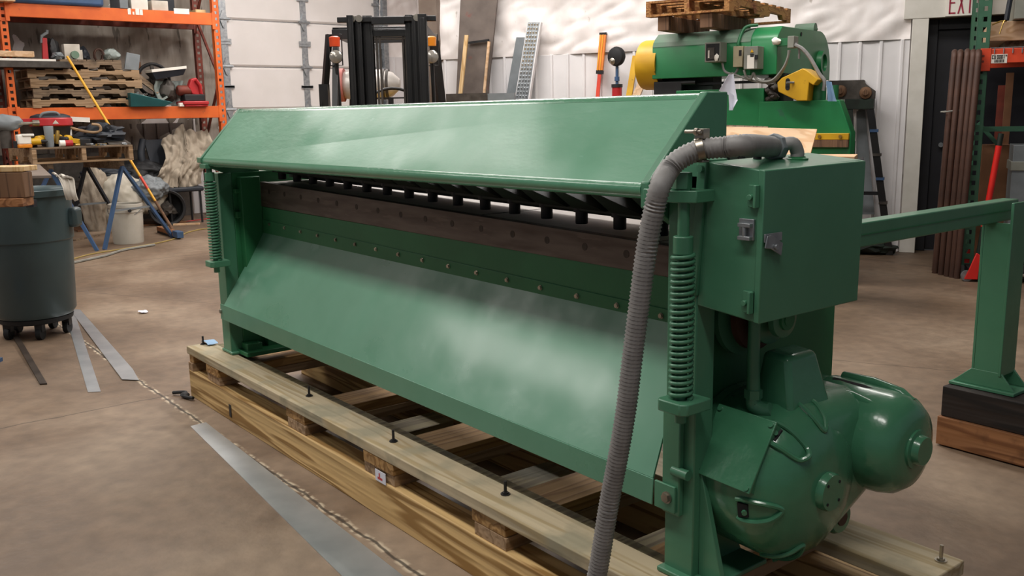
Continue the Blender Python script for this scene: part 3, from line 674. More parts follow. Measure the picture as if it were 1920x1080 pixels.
# ------------------------------------------------------------------ timber skid
sk = thing('timber_skid', (1.25, .24, 0), 'long nailed timber skid carrying the green shear', 'skid')
m = MB(); m.box(-.352, 3.0, -.098, -.010, 0, .130); m.obj('skid_beam', 'wood_beam', sk, bevel=.003)
m = MB(); m.box(-.352, 3.0, .47, .560, 0, .130); m.obj('skid_beam', 'wood_beam', sk, bevel=.003)
for xr, w in ((-.295, .058), (.03, .145), (.876, .155), (1.518, .19), (2.093, .15), (2.62, .18)):
    for k, (z0, z1) in enumerate(((.130, .168), (.169, .207))):
        m = MB(); j = .006*((k*7+int(xr*10)) % 3-1); m.box(xr-w+j, xr+j*.3, -.098+abs(j), .565, z0, z1); m.obj('cross_board', 'wood_block' if k else 'wood_pallet2', sk, bevel=.002)
m = MB(); m.box(-.355, 3.0, -.100, .022, .208, ZP-.0015); m.obj('top_board', 'wood_skid', sk, bevel=.003)
m = MB(); m.box(-.36, 3.0, .023, .078, .190, .226); m.obj('top_board', 'wood_cross', sk, bevel=.002)
m = MB(); m.box(-.355, 3.005, .408, .567, .208, ZP-.0015); m.obj('top_board', 'wood_skid', sk, bevel=.003)
for xx in (-.2, .62, 1.05, 1.75, 2.35):
    m = MB(); m.box(xx-.07, xx+.07, .078, .408, .10, .14); m.obj('cross_board', 'wood_cross', sk, bevel=.002)
for x, y in ((-.333, -.027), (.771, -.018), (1.42, -.034), (1.999, -.018), (2.97, .523)):
    m = MB(); m.cyl((x, y, .24), (x, y, .283), .0045, 10); m.hexnut((x, y, ZP-.001), (0, 0, 1), .0095, .007); m.cyl((x, y, ZP-.001), (x, y, ZP+.0015), .014, 14); m.obj('stud_bolt', 'black_steel' if x < 2.5 else 'bright_bolt', sk)
a = pxb(432, 770, 'v', -.0985); m = MB(); m.box(a.x-.012, a.x+.012, -.1005, -.0985, a.z-.028, a.z+.028); m.obj('lag_plate', 'black_steel', sk, bevel=.001)
a = pxb(714, 893, 'v', -.1); m = MB(); m.box(a.x-.035, a.x+.03, -.1005, -.0988, a.z-.022, a.z+.016); tg = m.obj('lumber_tag', 'paper', sk)
m = MB(); m.box(a.x-.02, a.x+.01, -.1010, -.1004, a.z-.014, a.z-.006).box(a.x-.012, a.x-.004, -.1010, -.1004, a.z-.006, a.z+.008); m.obj('tag_print', 'red_plastic', tg)
# blocks under the pedestal
m = MB(); m.box(2.262, 2.80, 1.90, 2.10, .119, .2365); tag(m.obj('timber_block', 'wood_black', bevel=.003), 'dark stained timber block directly under the arm pedestal', 'block')
m = MB(); m.box(2.255, 2.80, 1.888, 2.10, .006, .118); tag(m.obj('timber_block', 'wood_plank', bevel=.003), 'reddish brown timber lying below the dark block', 'block')
# loose things on the floor
m = MB(); m.add([(.098, -.259, .0005), (.093, -.190, .0005), (1.9, -.255, .0005), (2.4, -.36, .0005), (2.4, -.44, .0005), (1.554, -.375, .0005)]+[(.098, -.259, .003), (.093, -.190, .003), (1.9, -.255, .003), (2.4, -.36, .003), (2.4, -.44, .003), (1.554, -.375, .003)], [(0, 1, 2, 3, 4, 5), (11, 10, 9, 8, 7, 6)]+[(i, (i+1) % 6, 6+(i+1) % 6, 6+i) for i in range(6)])
tag(m.obj('steel_strip', 'strip_steel'), 'long bright sheet steel strip lying on the floor beside the skid', 'metal strip')
def strip(pts, name, mt, lab, cat, z=.0008, t=.002):
    n = len(pts); m = MB(); m.add([(p[0], p[1], z) for p in pts]+[(p[0], p[1], z+t) for p in pts], [tuple(range(n))[::-1], tuple(range(n, 2*n))]+[(i, (i+1) % n, n+(i+1) % n, n+i) for i in range(n)]); return tag(m.obj(name, mt), lab, cat)
strip([(-2.93, -.075), (-.743, -.464), (-.71, -.413), (-2.9, -.02)], 'steel_strip', 'strip_steel', 'narrower sheet steel strip by the bin, nearer the camera', 'metal strip')
strip([(-2.979, -.03), (-.855, -.273), (-.78, -.212), (-1.02, -.172), (-2.9, .02)], 'steel_strip', 'strip_steel', 'wider sheet steel strip with a stepped end by the bin', 'metal strip', .004)
m = MB(); m.slab([(-4.2, -.36, .04), (-1.046, -.615, .001), (-1.03, -.585, .001), (-4.2, -.33, .04)], (0, 0, .006)); tag(m.obj('flat_bar', 'dark_steel'), 'dark flat steel bar on the floor at the left edge below the bin', 'metal bar')
m = MB(); m.cloth(lambda a, b: (-2.53+a*.07, .30+b*.05, .014), 8, 6, .006, 3, 2, .001); tag(m.obj('paper_scrap', 'paper'), 'small white paper scrap on the bare concrete', 'litter')
m = MB(); p = pxb(392, 645, 'z', ZP); m.cloth(lambda a, b: (p.x-.05+a*.09, p.y-.02+b*.05, ZP+.006+.01*math.sin(a*3)), 8, 6, .003, 5, 2, .001); tag(m.obj('paper_tag', 'paper_blue'), 'pale blue paper tag lying on the far end of the skid', 'tag')
m = MB(); m.tube(smooth([(-.42, -.16, .012), (-.36, -.12, .02), (-.33, -.14, .012), (-.26, -.12, .014)], 5), .008, 8); m.blob((-.34, -.13, .014), (.03, .02, .013), .3, 4, sub=2); tag(m.obj('rubber_scrap', 'rubber'), 'black rubber scrap at the far corner of the skid', 'litter')

# ------------------------------------------------------------------ pallet racking along the garage door wall
def g(x, y): return W.at(x, y, 'z', 0)
def upright(fr, u, v, w, dp, z1, parent, mt, pitch=.076, name='upright', hole=.014):
    """a punched rack post: its holes are real"""
    m = MB(fr); n = int(z1/pitch); u0_, u1 = u, u+w
    m.box(u0_, u0_+w*.30, v, v+.003, 0, z1).box(u1-w*.30, u1, v, v+.003, 0, z1)
    m.box(u0_+w*.30, u1-w*.30, v, v+.003, 0, .02)
    for i in range(n): m.box(u0_+w*.30, u1-w*.30, v, v+.003, .02+i*pitch+.034, .02+(i+1)*pitch)
    m.box(u0_, u0_+.003, v, v+dp, 0, z1).box(u1-.003, u1, v, v+dp, 0, z1)
    m.box(u0_-.02, u1+.02, v-.02, v+dp+.02, 0, .006)
    return m.obj(name, mt, parent)
RX = -8.0
rk = thing('pallet_rack', (RX, 1.9, 0), 'orange pallet racking bay along the wall left of the garage door', 'rack')
FRK = Frame((RX, 0, 0), PI/2)            # u = +Y, v = -X (into the rack)
for u, v in ((3.075, 0), (.64, 0), (3.075, .70), (.64, .70), (-1.8, 0), (-1.8, .70)):
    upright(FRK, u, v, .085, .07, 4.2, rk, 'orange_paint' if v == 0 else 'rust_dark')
for u in (3.117, .68):
    m = MB(FRK)
    for z0, z1 in ((.2, 1.0), (1.0, 1.8), (1.8, 2.6), (2.6, 3.4)):
        a, b = (.03, .70) if int(z0*10) % 16 < 9 else (.70, .03); m.bar((u, a, z0), (u, b, z1), .03, .025)
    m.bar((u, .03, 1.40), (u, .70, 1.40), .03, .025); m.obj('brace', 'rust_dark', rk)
for z0 in (1.31, 2.465):
    for v in (-.012, .66):
        for ua, ub in ((.735, 3.07), (-1.71, .63)):
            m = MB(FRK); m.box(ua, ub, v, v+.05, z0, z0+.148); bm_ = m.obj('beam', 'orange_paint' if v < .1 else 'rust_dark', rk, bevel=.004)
            
            for e0_, e1_ in ((ua-.03, ua+.01), (ub-.01, ub+.03)): m = MB(FRK); m.box(e0_, e1_, v-.006, v+.045, z0-.05, z0+.16); m.obj('beam_bracket', 'orange_paint' if v < .1 else 'rust_dark', bm_)
for z0 in (1.458, 2.613):
    for k in range(12):
        m = MB(FRK); u = .80+k*.195; m.box(u, u+.10, .0, .70, z0-.03, z0-.005); m.obj('deck_board', 'wood_pallet', rk)
a = FRK.at(326, 20, 'v', -.013); m = MB(FRK); m.box(a[0], a[0]+.19, -.016, -.0125, a[2]-.035, a[2]+.03); m.obj('beam_label', 'exit_white', rk)
m = MB(FRK); a = FRK.at(240, 27, 'v', -.013); b = FRK.at(266, 22, 'v', -.013)
for k, (du, w_) in enumerate(((0, .035), (.055, .02), (.09, .045), (.14, .035))): m.box(a[0]+du, a[0]+du+w_, -.015, -.0125, a[2], a[2]+(.035 if k == 1 else .075-.01*(k % 2)))
m.obj('paint_mark', 'exit_white', rk)

def pallet(fr, u0_, u1, v0, v1, z0, h, label, group=None, mt='wood_pallet', notch=True, name='wooden_pallet', along='u', boards=7, tmat=None):
    """stringers run along `along`; the deck boards lie across them"""
    c = fr.w(((u0_+u1)/2, (v0+v1)/2, z0)); t = thing(name, c, label, 'pallet', group)
    bt = .016
    if along == 'u':
        for v in (v0, (v0+v1)/2-.02, v1-.04):
            L = u1-u0_; P = [(u0_, z0+bt), (u0_+L*.14, z0+bt), (u0_+L*.16, z0+bt+h*.30), (u0_+L*.36, z0+bt+h*.30), (u0_+L*.38, z0+bt), (u0_+L*.62, z0+bt), (u0_+L*.64, z0+bt+h*.30), (u0_+L*.84, z0+bt+h*.30), (u0_+L*.86, z0+bt), (u1, z0+bt), (u1, z0+h-bt), (u0_, z0+h-bt)] if notch else [(u0_, z0+bt), (u1, z0+bt), (u1, z0+h-bt), (u0_, z0+h-bt)]
            m = MB(fr); m.prism(P, 'v', v, v+.04); m.obj('stringer', mt, t)
        for k in range(boards):
            u = u0_+(u1-u0_-.09)*k/(boards-1); m = MB(fr); m.box(u, u+.09, v0, v1, z0+h-bt, z0+h); m.obj('deck_board', tmat or mt, t)
        for k in range(3):
            u = u0_+(u1-u0_-.09)*k/2; m = MB(fr); m.box(u, u+.09, v0, v1, z0, z0+bt); m.obj('bottom_board', mt, t)
    else:
        for u in (u0_, (u0_+u1)/2-.02, u1-.04):
            L = v1-v0; P = [(v0, z0+bt), (v0+L*.14, z0+bt), (v0+L*.16, z0+bt+h*.3), (v0+L*.36, z0+bt+h*.3), (v0+L*.38, z0+bt), (v0+L*.62, z0+bt), (v0+L*.64, z0+bt+h*.3), (v0+L*.84, z0+bt+h*.3), (v0+L*.86, z0+bt), (v1, z0+bt), (v1, z0+h-bt), (v0, z0+h-bt)]
            m = MB(fr); m.prism(P, 'u', u, u+.04); m.obj('stringer', mt, t)
        for k in range(boards):
            v = v0+(v1-v0-.09)*k/(boards-1); m = MB(fr); m.box(u0_, u1, v, v+.09, z0+h-bt, z0+h); m.obj('deck_board', tmat or mt, t)
        for k in range(3):
            v = v0+(v1-v0-.09)*k/2; m = MB(fr); m.box(u0_, u1, v, v+.09, z0, z0+bt); m.obj('bottom_board', mt, t)
    return t
SH = 1.455
for k, (lab, uo, w_) in enumerate((('bottom pallet of the stack on the orange rack', 0, 1.22), ('second pallet up in the stack on the orange rack, greyer and shorter', .02, 1.12), ('middle pallet of the stack on the orange rack', .0, 1.24), ('fourth pallet up in the stack on the orange rack', -.02, 1.24), ('top pallet of the stack on the orange rack, set back to the right', .55, .42+.0))):
    if k == 4: pallet(FRK, 1.22, 1.90, -.02, .62, SH+.112*k, .105, lab, 'pallets stacked on the rack', 'wood_pallet')
    else: pallet(FRK, .88+uo, .88+uo+w_, -.03+.01*(k % 2), .66, SH+.112*k, .105, lab, 'pallets stacked on the rack', 'wood_pallet2' if k in (0, 2, 3) else 'wood_pallet')
ZT = SH+.112*4-.004
def rka(x, y, v): return FRK.at(x, y, 'v', v)
m = MB(FRK); a = rka(0, 108, -.12); b = rka(132, 108, -.12); m.box(a[0]-.5, b[0], -.14, .45, ZT+.004, ZT+.075); tag(m.obj('steel_tray', 'old_steel', bevel=.004), 'grey steel tray lying across the stacked pallets, left end out of frame', 'tray')
m = MB(FRK); b = rka(104, 108, -.12); m.box(a[0]-.5, b[0], -.13, .0, ZT+.077, ZT+.100); tag(m.obj('aluminium_angle', 'exit_white'), 'white painted flat bar on top of the grey tray', 'metal bar')
m = MB(FRK); b = rka(128, 108, -.12); m.box(a[0]+.7, b[0], .01, .06, ZT+.10, ZT+.118); tag(m.obj('timber_lath', 'wood_light'), 'thin pale lath lying behind the white bar on the tray', 'timber')
m = MB(FRK); b = rka(66, 108, -.12); m.box(a[0]-.5, b[0], -.10, .06, ZT+.122, ZT+.185); tag(m.obj('timber_plank', 'wood_ply', bevel=.006), 'pale pine plank on top of the tray at the left edge', 'timber')
a = rka(83, 95, .2); q = a
t = thing('pipe_bender', FRK.w((q[0], .2, ZT+.08)), 'upright red hand tool with a grey crooked end on the pallet stack', 'tool')
m = MB(FRK); m.hexa([(q[0]-.035, .18, ZT+.08), (q[0]+.035, .18, ZT+.08), (q[0]+.035, .22, ZT+.08), (q[0]-.035, .22, ZT+.08), (q[0]-.01, .18, ZT+.36), (q[0]+.04, .18, ZT+.36), (q[0]+.04, .22, ZT+.36), (q[0]-.01, .22, ZT+.36)]); m.obj('body', 'red_plastic', t, bevel=.006)
m = MB(FRK); m.tube([(q[0]-.02, .2, ZT+.30), (q[0]-.01, .2, ZT+.38), (q[0]+.05, .2, ZT+.42), (q[0]+.055, .2, ZT+.45)], .018, 8); m.obj('crook', 'grey_plastic', t)
m = MB(FRK); m.blob((q[0]+.11, .24, ZT+.2), (.06, .06, .14), .5, 3, sub=3); m.obj('mechanism', 'black_steel', t)
def junk(name, fr, x, y, v, sx, sz, sy, mt, label, cat, zbase=None, kind='box', seed=1):
    a = fr.at(x, y, 'v', v); z = zbase if zbase is not None else a[2]
    m = MB(fr)
    if kind == 'box': m.box(a[0]-sx/2, a[0]+sx/2, v, v+sy, z, z+sz); return tag(m.obj(name, mt, bevel=min(sx, sz)*.06), label, cat)
    if kind == 'cyl': m.lathe((a[0], v+sx/2, z), (0, 0, 1), [(0, sx/2*.92), (sz*.9, sx/2), (sz, sx/2*.9)], 20); return tag(m.obj(name, mt), label, cat)
    m.blob((a[0], v+sy/2, z+sz/2), (sx/2, sy/2, sz/2), .35, seed, sub=3); return tag(m.obj(name, mt, ang=30), label, cat)
ZD = ZT+.108
t = thing('electrical_enclosure', FRK.w((rka(135, 95, .2)[0], .2, ZD)), 'pale grey enclosure with a round green knob on the pallet stack', 'box')
a = rka(135, 95, .12); m = MB(FRK); m.box(a[0]-.085, a[0]+.09, .12, .25, ZD, ZD+.185).box(a[0]+.09, a[0]+.12, .14, .25, ZD, ZD+.12); m.obj('case', 'cloth_white', t, bevel=.004)
m = MB(FRK); m.cyl((a[0]+.02, .12, ZD+.06), (a[0]+.02, .07, ZD+.06), .045, 16); m.obj('knob', 'press_dusty', t)
junk('sander', FRK, 110, 100, .1, .14, .09, .12, 'grey_plastic', 'grey rounded tool casting left of the pale enclosure', 'tool', ZD, 'blob', 4)
junk('rag_bundle', FRK, 158, 100, .2, .14, .16, .14, 'navy', 'dark bundle just right of the pale enclosure on the pallets', 'bundle', ZD, 'blob', 8)
t = thing('tool_coil', FRK.w((rka(186, 95, .2)[0], .2, ZD)), 'small brown wire coil standing on the pallet stack', 'coil')
a = rka(186, 95, .15); m = MB(FRK); m.tube([(a[0]+.05*math.cos(i*PI/8), .15+.003*i, ZD+.07+.07*math.sin(i*PI/8)) for i in range(33)], .010, 6); m.obj('wire', 'pipe_brown', t)
junk('parts_bag', FRK, 212, 100, .12, .2, .15, .18, 'dusty_clear', 'clear bag of small parts at the right end of the pallet stack top', 'bag', ZD, 'blob', 12)
junk('carton', FRK, 254, 92, .45, .10, .15, .1, 'cardboard', 'small brown carton behind the leaning grey cover', 'box', 1.87)
m = MB(FRK); a = rka(233, 130, .02); b = rka(260, 132, .02); c = rka(263, 103, .02); d_ = rka(238, 98, .02)
m.slab([a, b, c, d_], (0, .03, 0)); tag(m.obj('grey_cover', 'grey_plastic', bevel=.004), 'light grey cover plate leaning at the right end of the pallets', 'panel')
# hand wheel
a = rka(287, 138, .45); t = thing('handwheel', FRK.w((a[0], .45, SH)), 'large dark spoked handwheel standing on the orange rack', 'wheel')
m = MB(FRK); R_ = .20; zc = SH+.34
m.tube([(a[0]+R_*math.cos(i*PI/20), .45, zc+R_*math.sin(i*PI/20)) for i in range(41)], .022, 8); m.obj('rim', 'black_steel', t)
for k in range(4):
    an = PI/2+k*PI/2+.05; m = MB(FRK); m.bar((a[0], .45, zc), (a[0]+R_*math.cos(an), .45, zc+R_*math.sin(an)), .04, .03, (0, 1, 0)); m.obj('spoke', 'old_steel', t)
m = MB(FRK); m.cyl((a[0], .41, zc), (a[0], .50, zc), .05); m.obj('hub', 'old_steel', t)
m = MB(FRK); m.box(a[0]-.08, a[0]+.08, .40, .52, SH, zc-.19); m.obj('stand', 'old_steel', t)
# teal bin with parts
t = thing('storage_bin', FRK.w((rka(285, 198, -.05)[0], 0, SH)), 'teal plastic tote full of loose metal parts on the orange rack', 'bin')
a = rka(244, 200, -.08); b = rka(322, 192, -.08); u0_, u1 = a[0], b[0]
m = MB(FRK); ov = [(u0_, -.10, SH), (u1-.10, -.10, SH), (u1-.10, .5, SH), (u0_, .5, SH), (u0_, -.14, SH+.17), (u1, -.14, SH+.05), (u1, .52, SH+.12), (u0_, .52, SH+.17)]
m.hexa(ov); m.obj('tote', 'teal_bin', t, bevel=.008)
tb = t
for k in range(26):
    random.seed(k); u = u0_+.04+random.random()*(u1-u0_-.12); v = -.08+random.random()*.4; z = SH+.16-.11*(u-u0_)/(u1-u0_)
    m = MB(FRK)
    if k % 3 == 0: m.bar((u-.04, v, z), (u+.05, v+.02, z+.05), .025, .02)
    elif k % 3 == 1: m.lathe((u, v, z-.01), (random.random()-.5, random.random()-.5, 1), [(0, .03), (.03, .032), (.03, .016), (0, .016)], 12)
    else: m.blob((u, v, z), (.035, .03, .025), .3, k, sub=2)
    tag(m.obj('metal_part', ['galv', 'old_steel', 'wood_pallet', 'dusty_clear'][k % 4]), 'loose metal part in the teal tote', 'metal part', 'loose metal parts in the teal tote')
m = MB(FRK); a = rka(318, 165, .10); m.cloth(lambda p, q_: (a[0]-.17+.34*p+.02*math.sin(q_*7), .10+.10*math.sin(p*PI), SH+.02+.30*q_), 24, 18, .02, 5, 3, .01); tag(m.obj('plastic_bag', 'dusty_clear', ang=60), 'slumped clear plastic bag between the teal tote and the red machine', 'bag')
m = MB(FRK); a = rka(245, 140, .25); m.slab([(a[0], .1, SH+.36), (a[0]+.26, .1, SH+.16), (a[0]+.32, .16, SH+.20), (a[0]+.06, .16, SH+.42)], (0, .12, .02)); tag(m.obj('cardboard_box', 'wood_pallet'), 'crushed tan carton sloping down into the teal tote', 'box')
a = rka(284, 136, .05); b = rka(348, 129, .05); m = MB(FRK)
m.hexa([(a[0]+.05, .06, a[2]-.085), (b[0]-.03, .06, b[2]-.075), (b[0]-.05, .26, b[2]-.075), (a[0]+.07, .26, a[2]-.085), (a[0], .03, a[2]), (b[0], .03, b[2]), (b[0], .30, b[2]), (a[0], .30, a[2])])
t = thing('plastic_tray', FRK.w((a[0], .1, a[2]-.085)), 'white rimmed dark tray on the pile above the teal tote', 'tray')
m.obj('tray', 'navy', t, bevel=.003); m = MB(FRK); m.hexa([(a[0]-.004, .02, a[2]-.0), (b[0]+.004, .02, b[2]), (b[0], .31, b[2]), (a[0], .31, a[2]), (a[0]-.004, .02, a[2]+.035), (b[0]+.004, .02, b[2]+.035), (b[0], .31, b[2]+.035), (a[0], .31, a[2]+.035)]); m.obj('rim', 'exit_white', t, bevel=.003)
m = MB(FRK); m.blob((a[0]+.22, .16, SH+.20), (.10, .1, .13), .3, 44, sub=3); tag(m.obj('metal_casting', 'old_steel', ang=30), 'dull casting under the white rimmed tray on the rack', 'casting')
# red machine on the right end of the shelf
a = rka(366, 192, -.02); t = thing('bench_grinder', FRK.w((a[0], .05, SH)), 'red bench machine with a red base at the right end of the rack shelf', 'machine')
m = MB(FRK); m.box(a[0]-.17, a[0]+.16, -.08, .20, SH+.02, SH+.065).box(a[0]-.15, a[0]+.15, -.07, .19, SH-.004, SH+.02); m.obj('base', 'red_plastic', t, bevel=.014)
m = MB(FRK); m.box(a[0]-.13, a[0]+.13, -.03, .16, SH+.065, SH+.15); m.obj('vice', 'black_steel', t, bevel=.01)
m = MB(FRK); m.lathe((a[0]-.19, .06, SH+.20), (1, 0, 0), [(0, .05), (.02, .065), (.16, .06), (.24, .05)], 18); m.obj('motor', 'rust_dark', t)
m = MB(FRK); m.prism([(a[0]-.02, SH+.15), (a[0]+.13, SH+.12), (a[0]+.10, SH+.28), (a[0]+.05, SH+.36), (a[0]-.02, SH+.34), (a[0]-.06, SH+.24)], 'v', .0, .10); m.obj('guard', 'red_plastic', t, bevel=.012)
m = MB(FRK); m.tube([(a[0]+.09, .0, SH+.16), (a[0]+.08, -.02, SH+.26), (a[0]+.03, -.02, SH+.33)], .022, 8); m.obj('handle', 'red_plastic', t)
junk('small_box', FRK, 341, 196, -.06, .06, .045, .06, 'exit_white', 'tiny white box beside the red base on the rack', 'box', SH)
# upper shelf
Z2 = 2.613
junk('storage_bin', FRK, 105, 0, -.05, 1.05, .60, .6, 'blue_steel', 'long blue bin on the upper rack shelf at the top left', 'bin', Z2)
junk('grey_crate', FRK, 232, 4, -.02, .10, .30, .4, 'grey_plastic', 'narrow grey crate beside the blue bin on the upper shelf', 'crate', Z2)
junk('carton', FRK, 262, 10, .02, .20, .12, .4, 'trim_white', 'low off-white carton on the upper shelf', 'box', Z2)
junk('carton', FRK, 300, 10, .02, .20, .12, .4, 'cloth_white', 'white carton right of the low one on the upper shelf', 'box', Z2)
junk('tool_case', FRK, 290, 2, .44, .50, .20, .2, 'navy', 'dark case behind the white cartons on the upper shelf', 'case', Z2)
junk('timber_offcut', FRK, 376, 16, .12, .13, .05, .3, 'wood_light', 'small timber offcut at the right end of the upper shelf', 'timber', Z2)
a = rka(8, 14, -.16); m = MB(FRK); m.box(a[0]-.3, a[0]+.12, -.16, .1, Z2+.0, Z2+.10); tag(m.obj('timber_block', 'wood_ply', bevel=.004), 'pale timber block end poking over the upper beam at the left edge', 'timber')

# below the rack
def pile(name, x, y, v, r, mt, label, cat, seed, fold=.12, zc=None, amp=.25):
    a = FRK.at(x, y, 'v', v); m = MB(FRK); z = zc if zc is not None else max(r[2]*.9, a[2]); m.blob((a[0], v, z), r, amp, seed, sub=5, fold=fold)
    o = m.obj(name, mt, ang=180); return tag(o, label, cat)
# chair with the canvas thrown over it
a = FRK.at(342, 408, 'v', -.05); cu = a[0]; cv_ = -.05
t = thing('office_chair', FRK.w((cu, .05, 0)), 'dark shell chair under the orange rack, half hidden by canvas', 'chair')
m = MB(FRK); m.tube(smooth([(cu-.30, .28, 1.05), (cu-.36, .22, .85), (cu-.31, .18, .60), (cu-.20, .12, .42)], 6), .045, 10); m.slab([(cu-.30, .24, 1.05), (cu+.15, .30, 1.05), (cu+.18, .16, .42), (cu-.22, .12, .42)], (0, .03, 0)); m.obj('backrest', 'navy', t)
m = MB(FRK); m.box(cu-.22, cu+.24, -.25, .2, .40, .46); m.obj('seat', 'navy', t, bevel=.02)
for du, dv_ in ((-.18, -.2), (.2, -.2), (-.18, .16), (.2, .16)):
    m = MB(FRK); m.cyl((cu+du, dv_, 0), (cu+du, dv_, .41), .014, 8); m.obj('leg', 'black_steel', t)
def drape(p, q_):
    x_ = 300+88*p; yb = 232+ (10 if p > .5 else 70*(.5-p)) + q_*(135-60*abs(p-.45)-25*(1-p)); vv = .12-.28*math.sin(min(1, q_*1.3)*PI/2)
    return FRK.at(x_+10*math.sin(q_*5), min(yb, 352), 'v', vv)
m = MB(FRK); m.cloth(drape, 70, 60, .035, 2, 3.2, .015, 1.1); tag(m.obj('canvas_sheet', 'canvas', ang=75), 'crumpled beige canvas thrown over the chair under the rack', 'cloth')
a = FRK.at(318, 415, 'v', -.05)
t = thing('rubber_drum', FRK.w((a[0], 0, 0)), 'black open-ended rubber drum lying on its side under the rack', 'drum')
m = MB(FRK); cc = Vector((a[0]-.08, -.25, .22)); ax = Vector((-.25, -1, 0)).normalized(); m.lathe(cc-ax*.30, ax, [(0, .19), (.05, .21), (.27, .21), (.30, .225), (.31, .215), (.30, .19), (.08, .18), (.07, 0)], 32); m.obj('shell', 'rubber', t)
m = MB(FRK); m.blob(cc-ax*.1+Vector((0, 0, -.02)), (.10, .1, .08), .5, 8, sub=3); m.obj('contents', 'old_steel', t)
pile('grey_cloth', 282, 370, -.22, (.20, .15, .14), 'grey_plastic', 'dark grey cloth draped on the black rubber drum', 'cloth', 31, .08, .46)
pile('black_tarp', 262, 320, .2, (.34, .28, .16), 'rubber', 'heap of black plastic behind the pallet end', 'tarp', 5, .10, .62)
pile('parts_crate', 215, 330, .35, (.50, .3, .14), 'old_steel', 'grey heap of scrap under the rack behind the trestles', 'scrap', 25, .05, .50)
pile('canvas_bag', 180, 385, -.12, (.16, .14, .38), 'canvas', 'tall beige cloth bag hanging below the rack beside the bin', 'bag', 6, .06, .34)
pile('white_sack', 224, 385, -.10, (.30, .22, .33), 'bag_white', 'big white sack slumped behind the trestle legs', 'sack', 9, .03, .34, .18)
pile('white_sack', 272, 385, -.05, (.26, .2, .22), 'bag_white', 'smaller white sack to the right, behind the bucket', 'sack', 17, .03, .36, .18)
pile('white_sack', 262, 345, .12, (.30, .15, .10), 'bag_white', 'upper creased white sack lying on top of the pair', 'sack', 27, .06, .62, .2)
pile('black_tarp', 205, 345, .1, (.30, .2, .08), 'navy', 'dark folded sheet lying on the white sacks', 'tarp', 37, .05, .66)
m = MB(FRK); m.box(.3, 2.9, .80, .84, 0, .9); tag(m.obj('dark_sheet', 'old_steel'), 'dark metal sheet standing behind the things under the rack', 'sheet')
m = MB(FRK); m.box(1.2, 2.5, -.1, .3, 0, .02); tag(m.obj('floor_board', 'cardboard'), 'flattened brown board on the floor under the rack', 'board')
a = g(325, 423); b = g(375, 421); m = MB(); m.bar((a.x, a.y, .012), (b.x, b.y, .012), .05, .02); tag(m.obj('timber_lath', 'wood_ply'), 'short pale lath on the floor right of the broom head', 'timber')

# trestles with a pallet of tools
def trestle(apex0, apex1, feet, label):
    t = thing('trestle', ((apex0[0]+apex1[0])/2, (apex0[1]+apex1[1])/2, 0), label, 'trestle', 'trestles carrying the tool pallet')
    m = MB(); m.bar(apex0, apex1, .06, .09); m.obj('top_rail', 'wood_pallet', t, bevel=.003)
    for k, f in enumerate(feet):
        a = apex0 if k < 2 else apex1; m = MB(); m.bar((a[0], a[1], a[2]-.02), (f[0], f[1], .0), .035, .03); m.obj('leg', 'blue_steel' if k < 2 else 'navy', t)
    for k in (0, 2):
        a = apex0 if k < 2 else apex1; m = MB(); m.bar(Vector(a).lerp(Vector((feet[k][0], feet[k][1], 0)), .55), Vector(a).lerp(Vector((feet[k+1][0], feet[k+1][1], 0)), .55), .02, .02); m.obj('brace', 'grey_plastic', t)
    return t
PZ = .895
trestle((-6.20, 1.30, PZ-.05), (-7.05, 1.16, PZ-.05), [(-6.04, 1.01), (-6.50, 1.86), (-7.3, .95), (-7.4, 1.6)], 'right-hand blue legged trestle by the white bucket')
trestle((-6.20, .62, PZ-.05), (-7.05, .52, PZ-.05), [(-6.0, .93), (-6.1, .15), (-7.3, .9), (-7.3, .15)], 'left-hand blue legged trestle behind the bin')
FPL = Frame((-6.0, .43, 0), PI/2)
tp = pallet(FPL, 0, .94, 0, 1.15, PZ, .155, 'wooden pallet set on two trestles and covered with hand tools', mt='wood_pallet2', along='v', boards=9, tmat='wood_pallet')
TZ = PZ+.155
def tl(x, y, v): return FPL.at(x, y, 'v', v)
def onp(x, v): return tl(x, 272, v)[0]
u = onp(94, .12); m = MB(FPL); m.lathe((u, .12, TZ), (0, 0, 1), [(0, .034), (.012, .036), (.20, .045), (.205, .043), (.2, .04), (.15, .03)], 20); tag(m.obj('steel_tumbler', 'grey_plastic'), 'tall grey metal tumbler on the tool pallet', 'cup')
u = onp(46, .12); t = thing('plastic_tub', FPL.w((u, .15, TZ)), 'white tub with an amber bottom at the left of the tool pallet', 'tub')
m = MB(FPL); m.box(u-.06, u+.06, .08, .2, TZ+.035, TZ+.13); m.obj('body', 'exit_white', t, bevel=.012); m = MB(FPL); m.box(u-.062, u+.062, .078, .202, TZ, TZ+.036); m.obj('contents', 'amber', t, bevel=.008); m = MB(FPL); m.box(u-.02, u+.085, .07, .21, TZ+.11, TZ+.135); m.obj('lid', 'trim_white', t, bevel=.006)
u = onp(100, .45); t = thing('shop_vacuum', FPL.w((u, .45, TZ)), 'red and black round shop vacuum among the tools on the pallet', 'vacuum')
m = MB(FPL); m.lathe((u, .45, TZ+.10), (0, 0, 1), [(0, .16), (.09, .185), (.10, .19)], 28); m.obj('drum', 'black_steel', t)
m = MB(FPL); m.lathe((u, .45, TZ), (0, 0, 1), [(0, .10), (.10, .15)], 20); m.obj('base', 'black_steel', t)
m = MB(FPL); m.lathe((u, .45, TZ+.20), (0, 0, 1), [(0, .19), (.01, .205), (.075, .20), (.085, .19)], 28); m.box(u-.27, u-.18, .40, .5, TZ+.22, TZ+.28); m.obj('band', 'red_plastic', t, bevel=.003)
m = MB(FPL); m.lathe((u, .45, TZ+.285), (0, 0, 1), [(0, .19), (.02, .18), (.04, .12), (.045, 0)], 28); m.obj('head', 'navy', t)
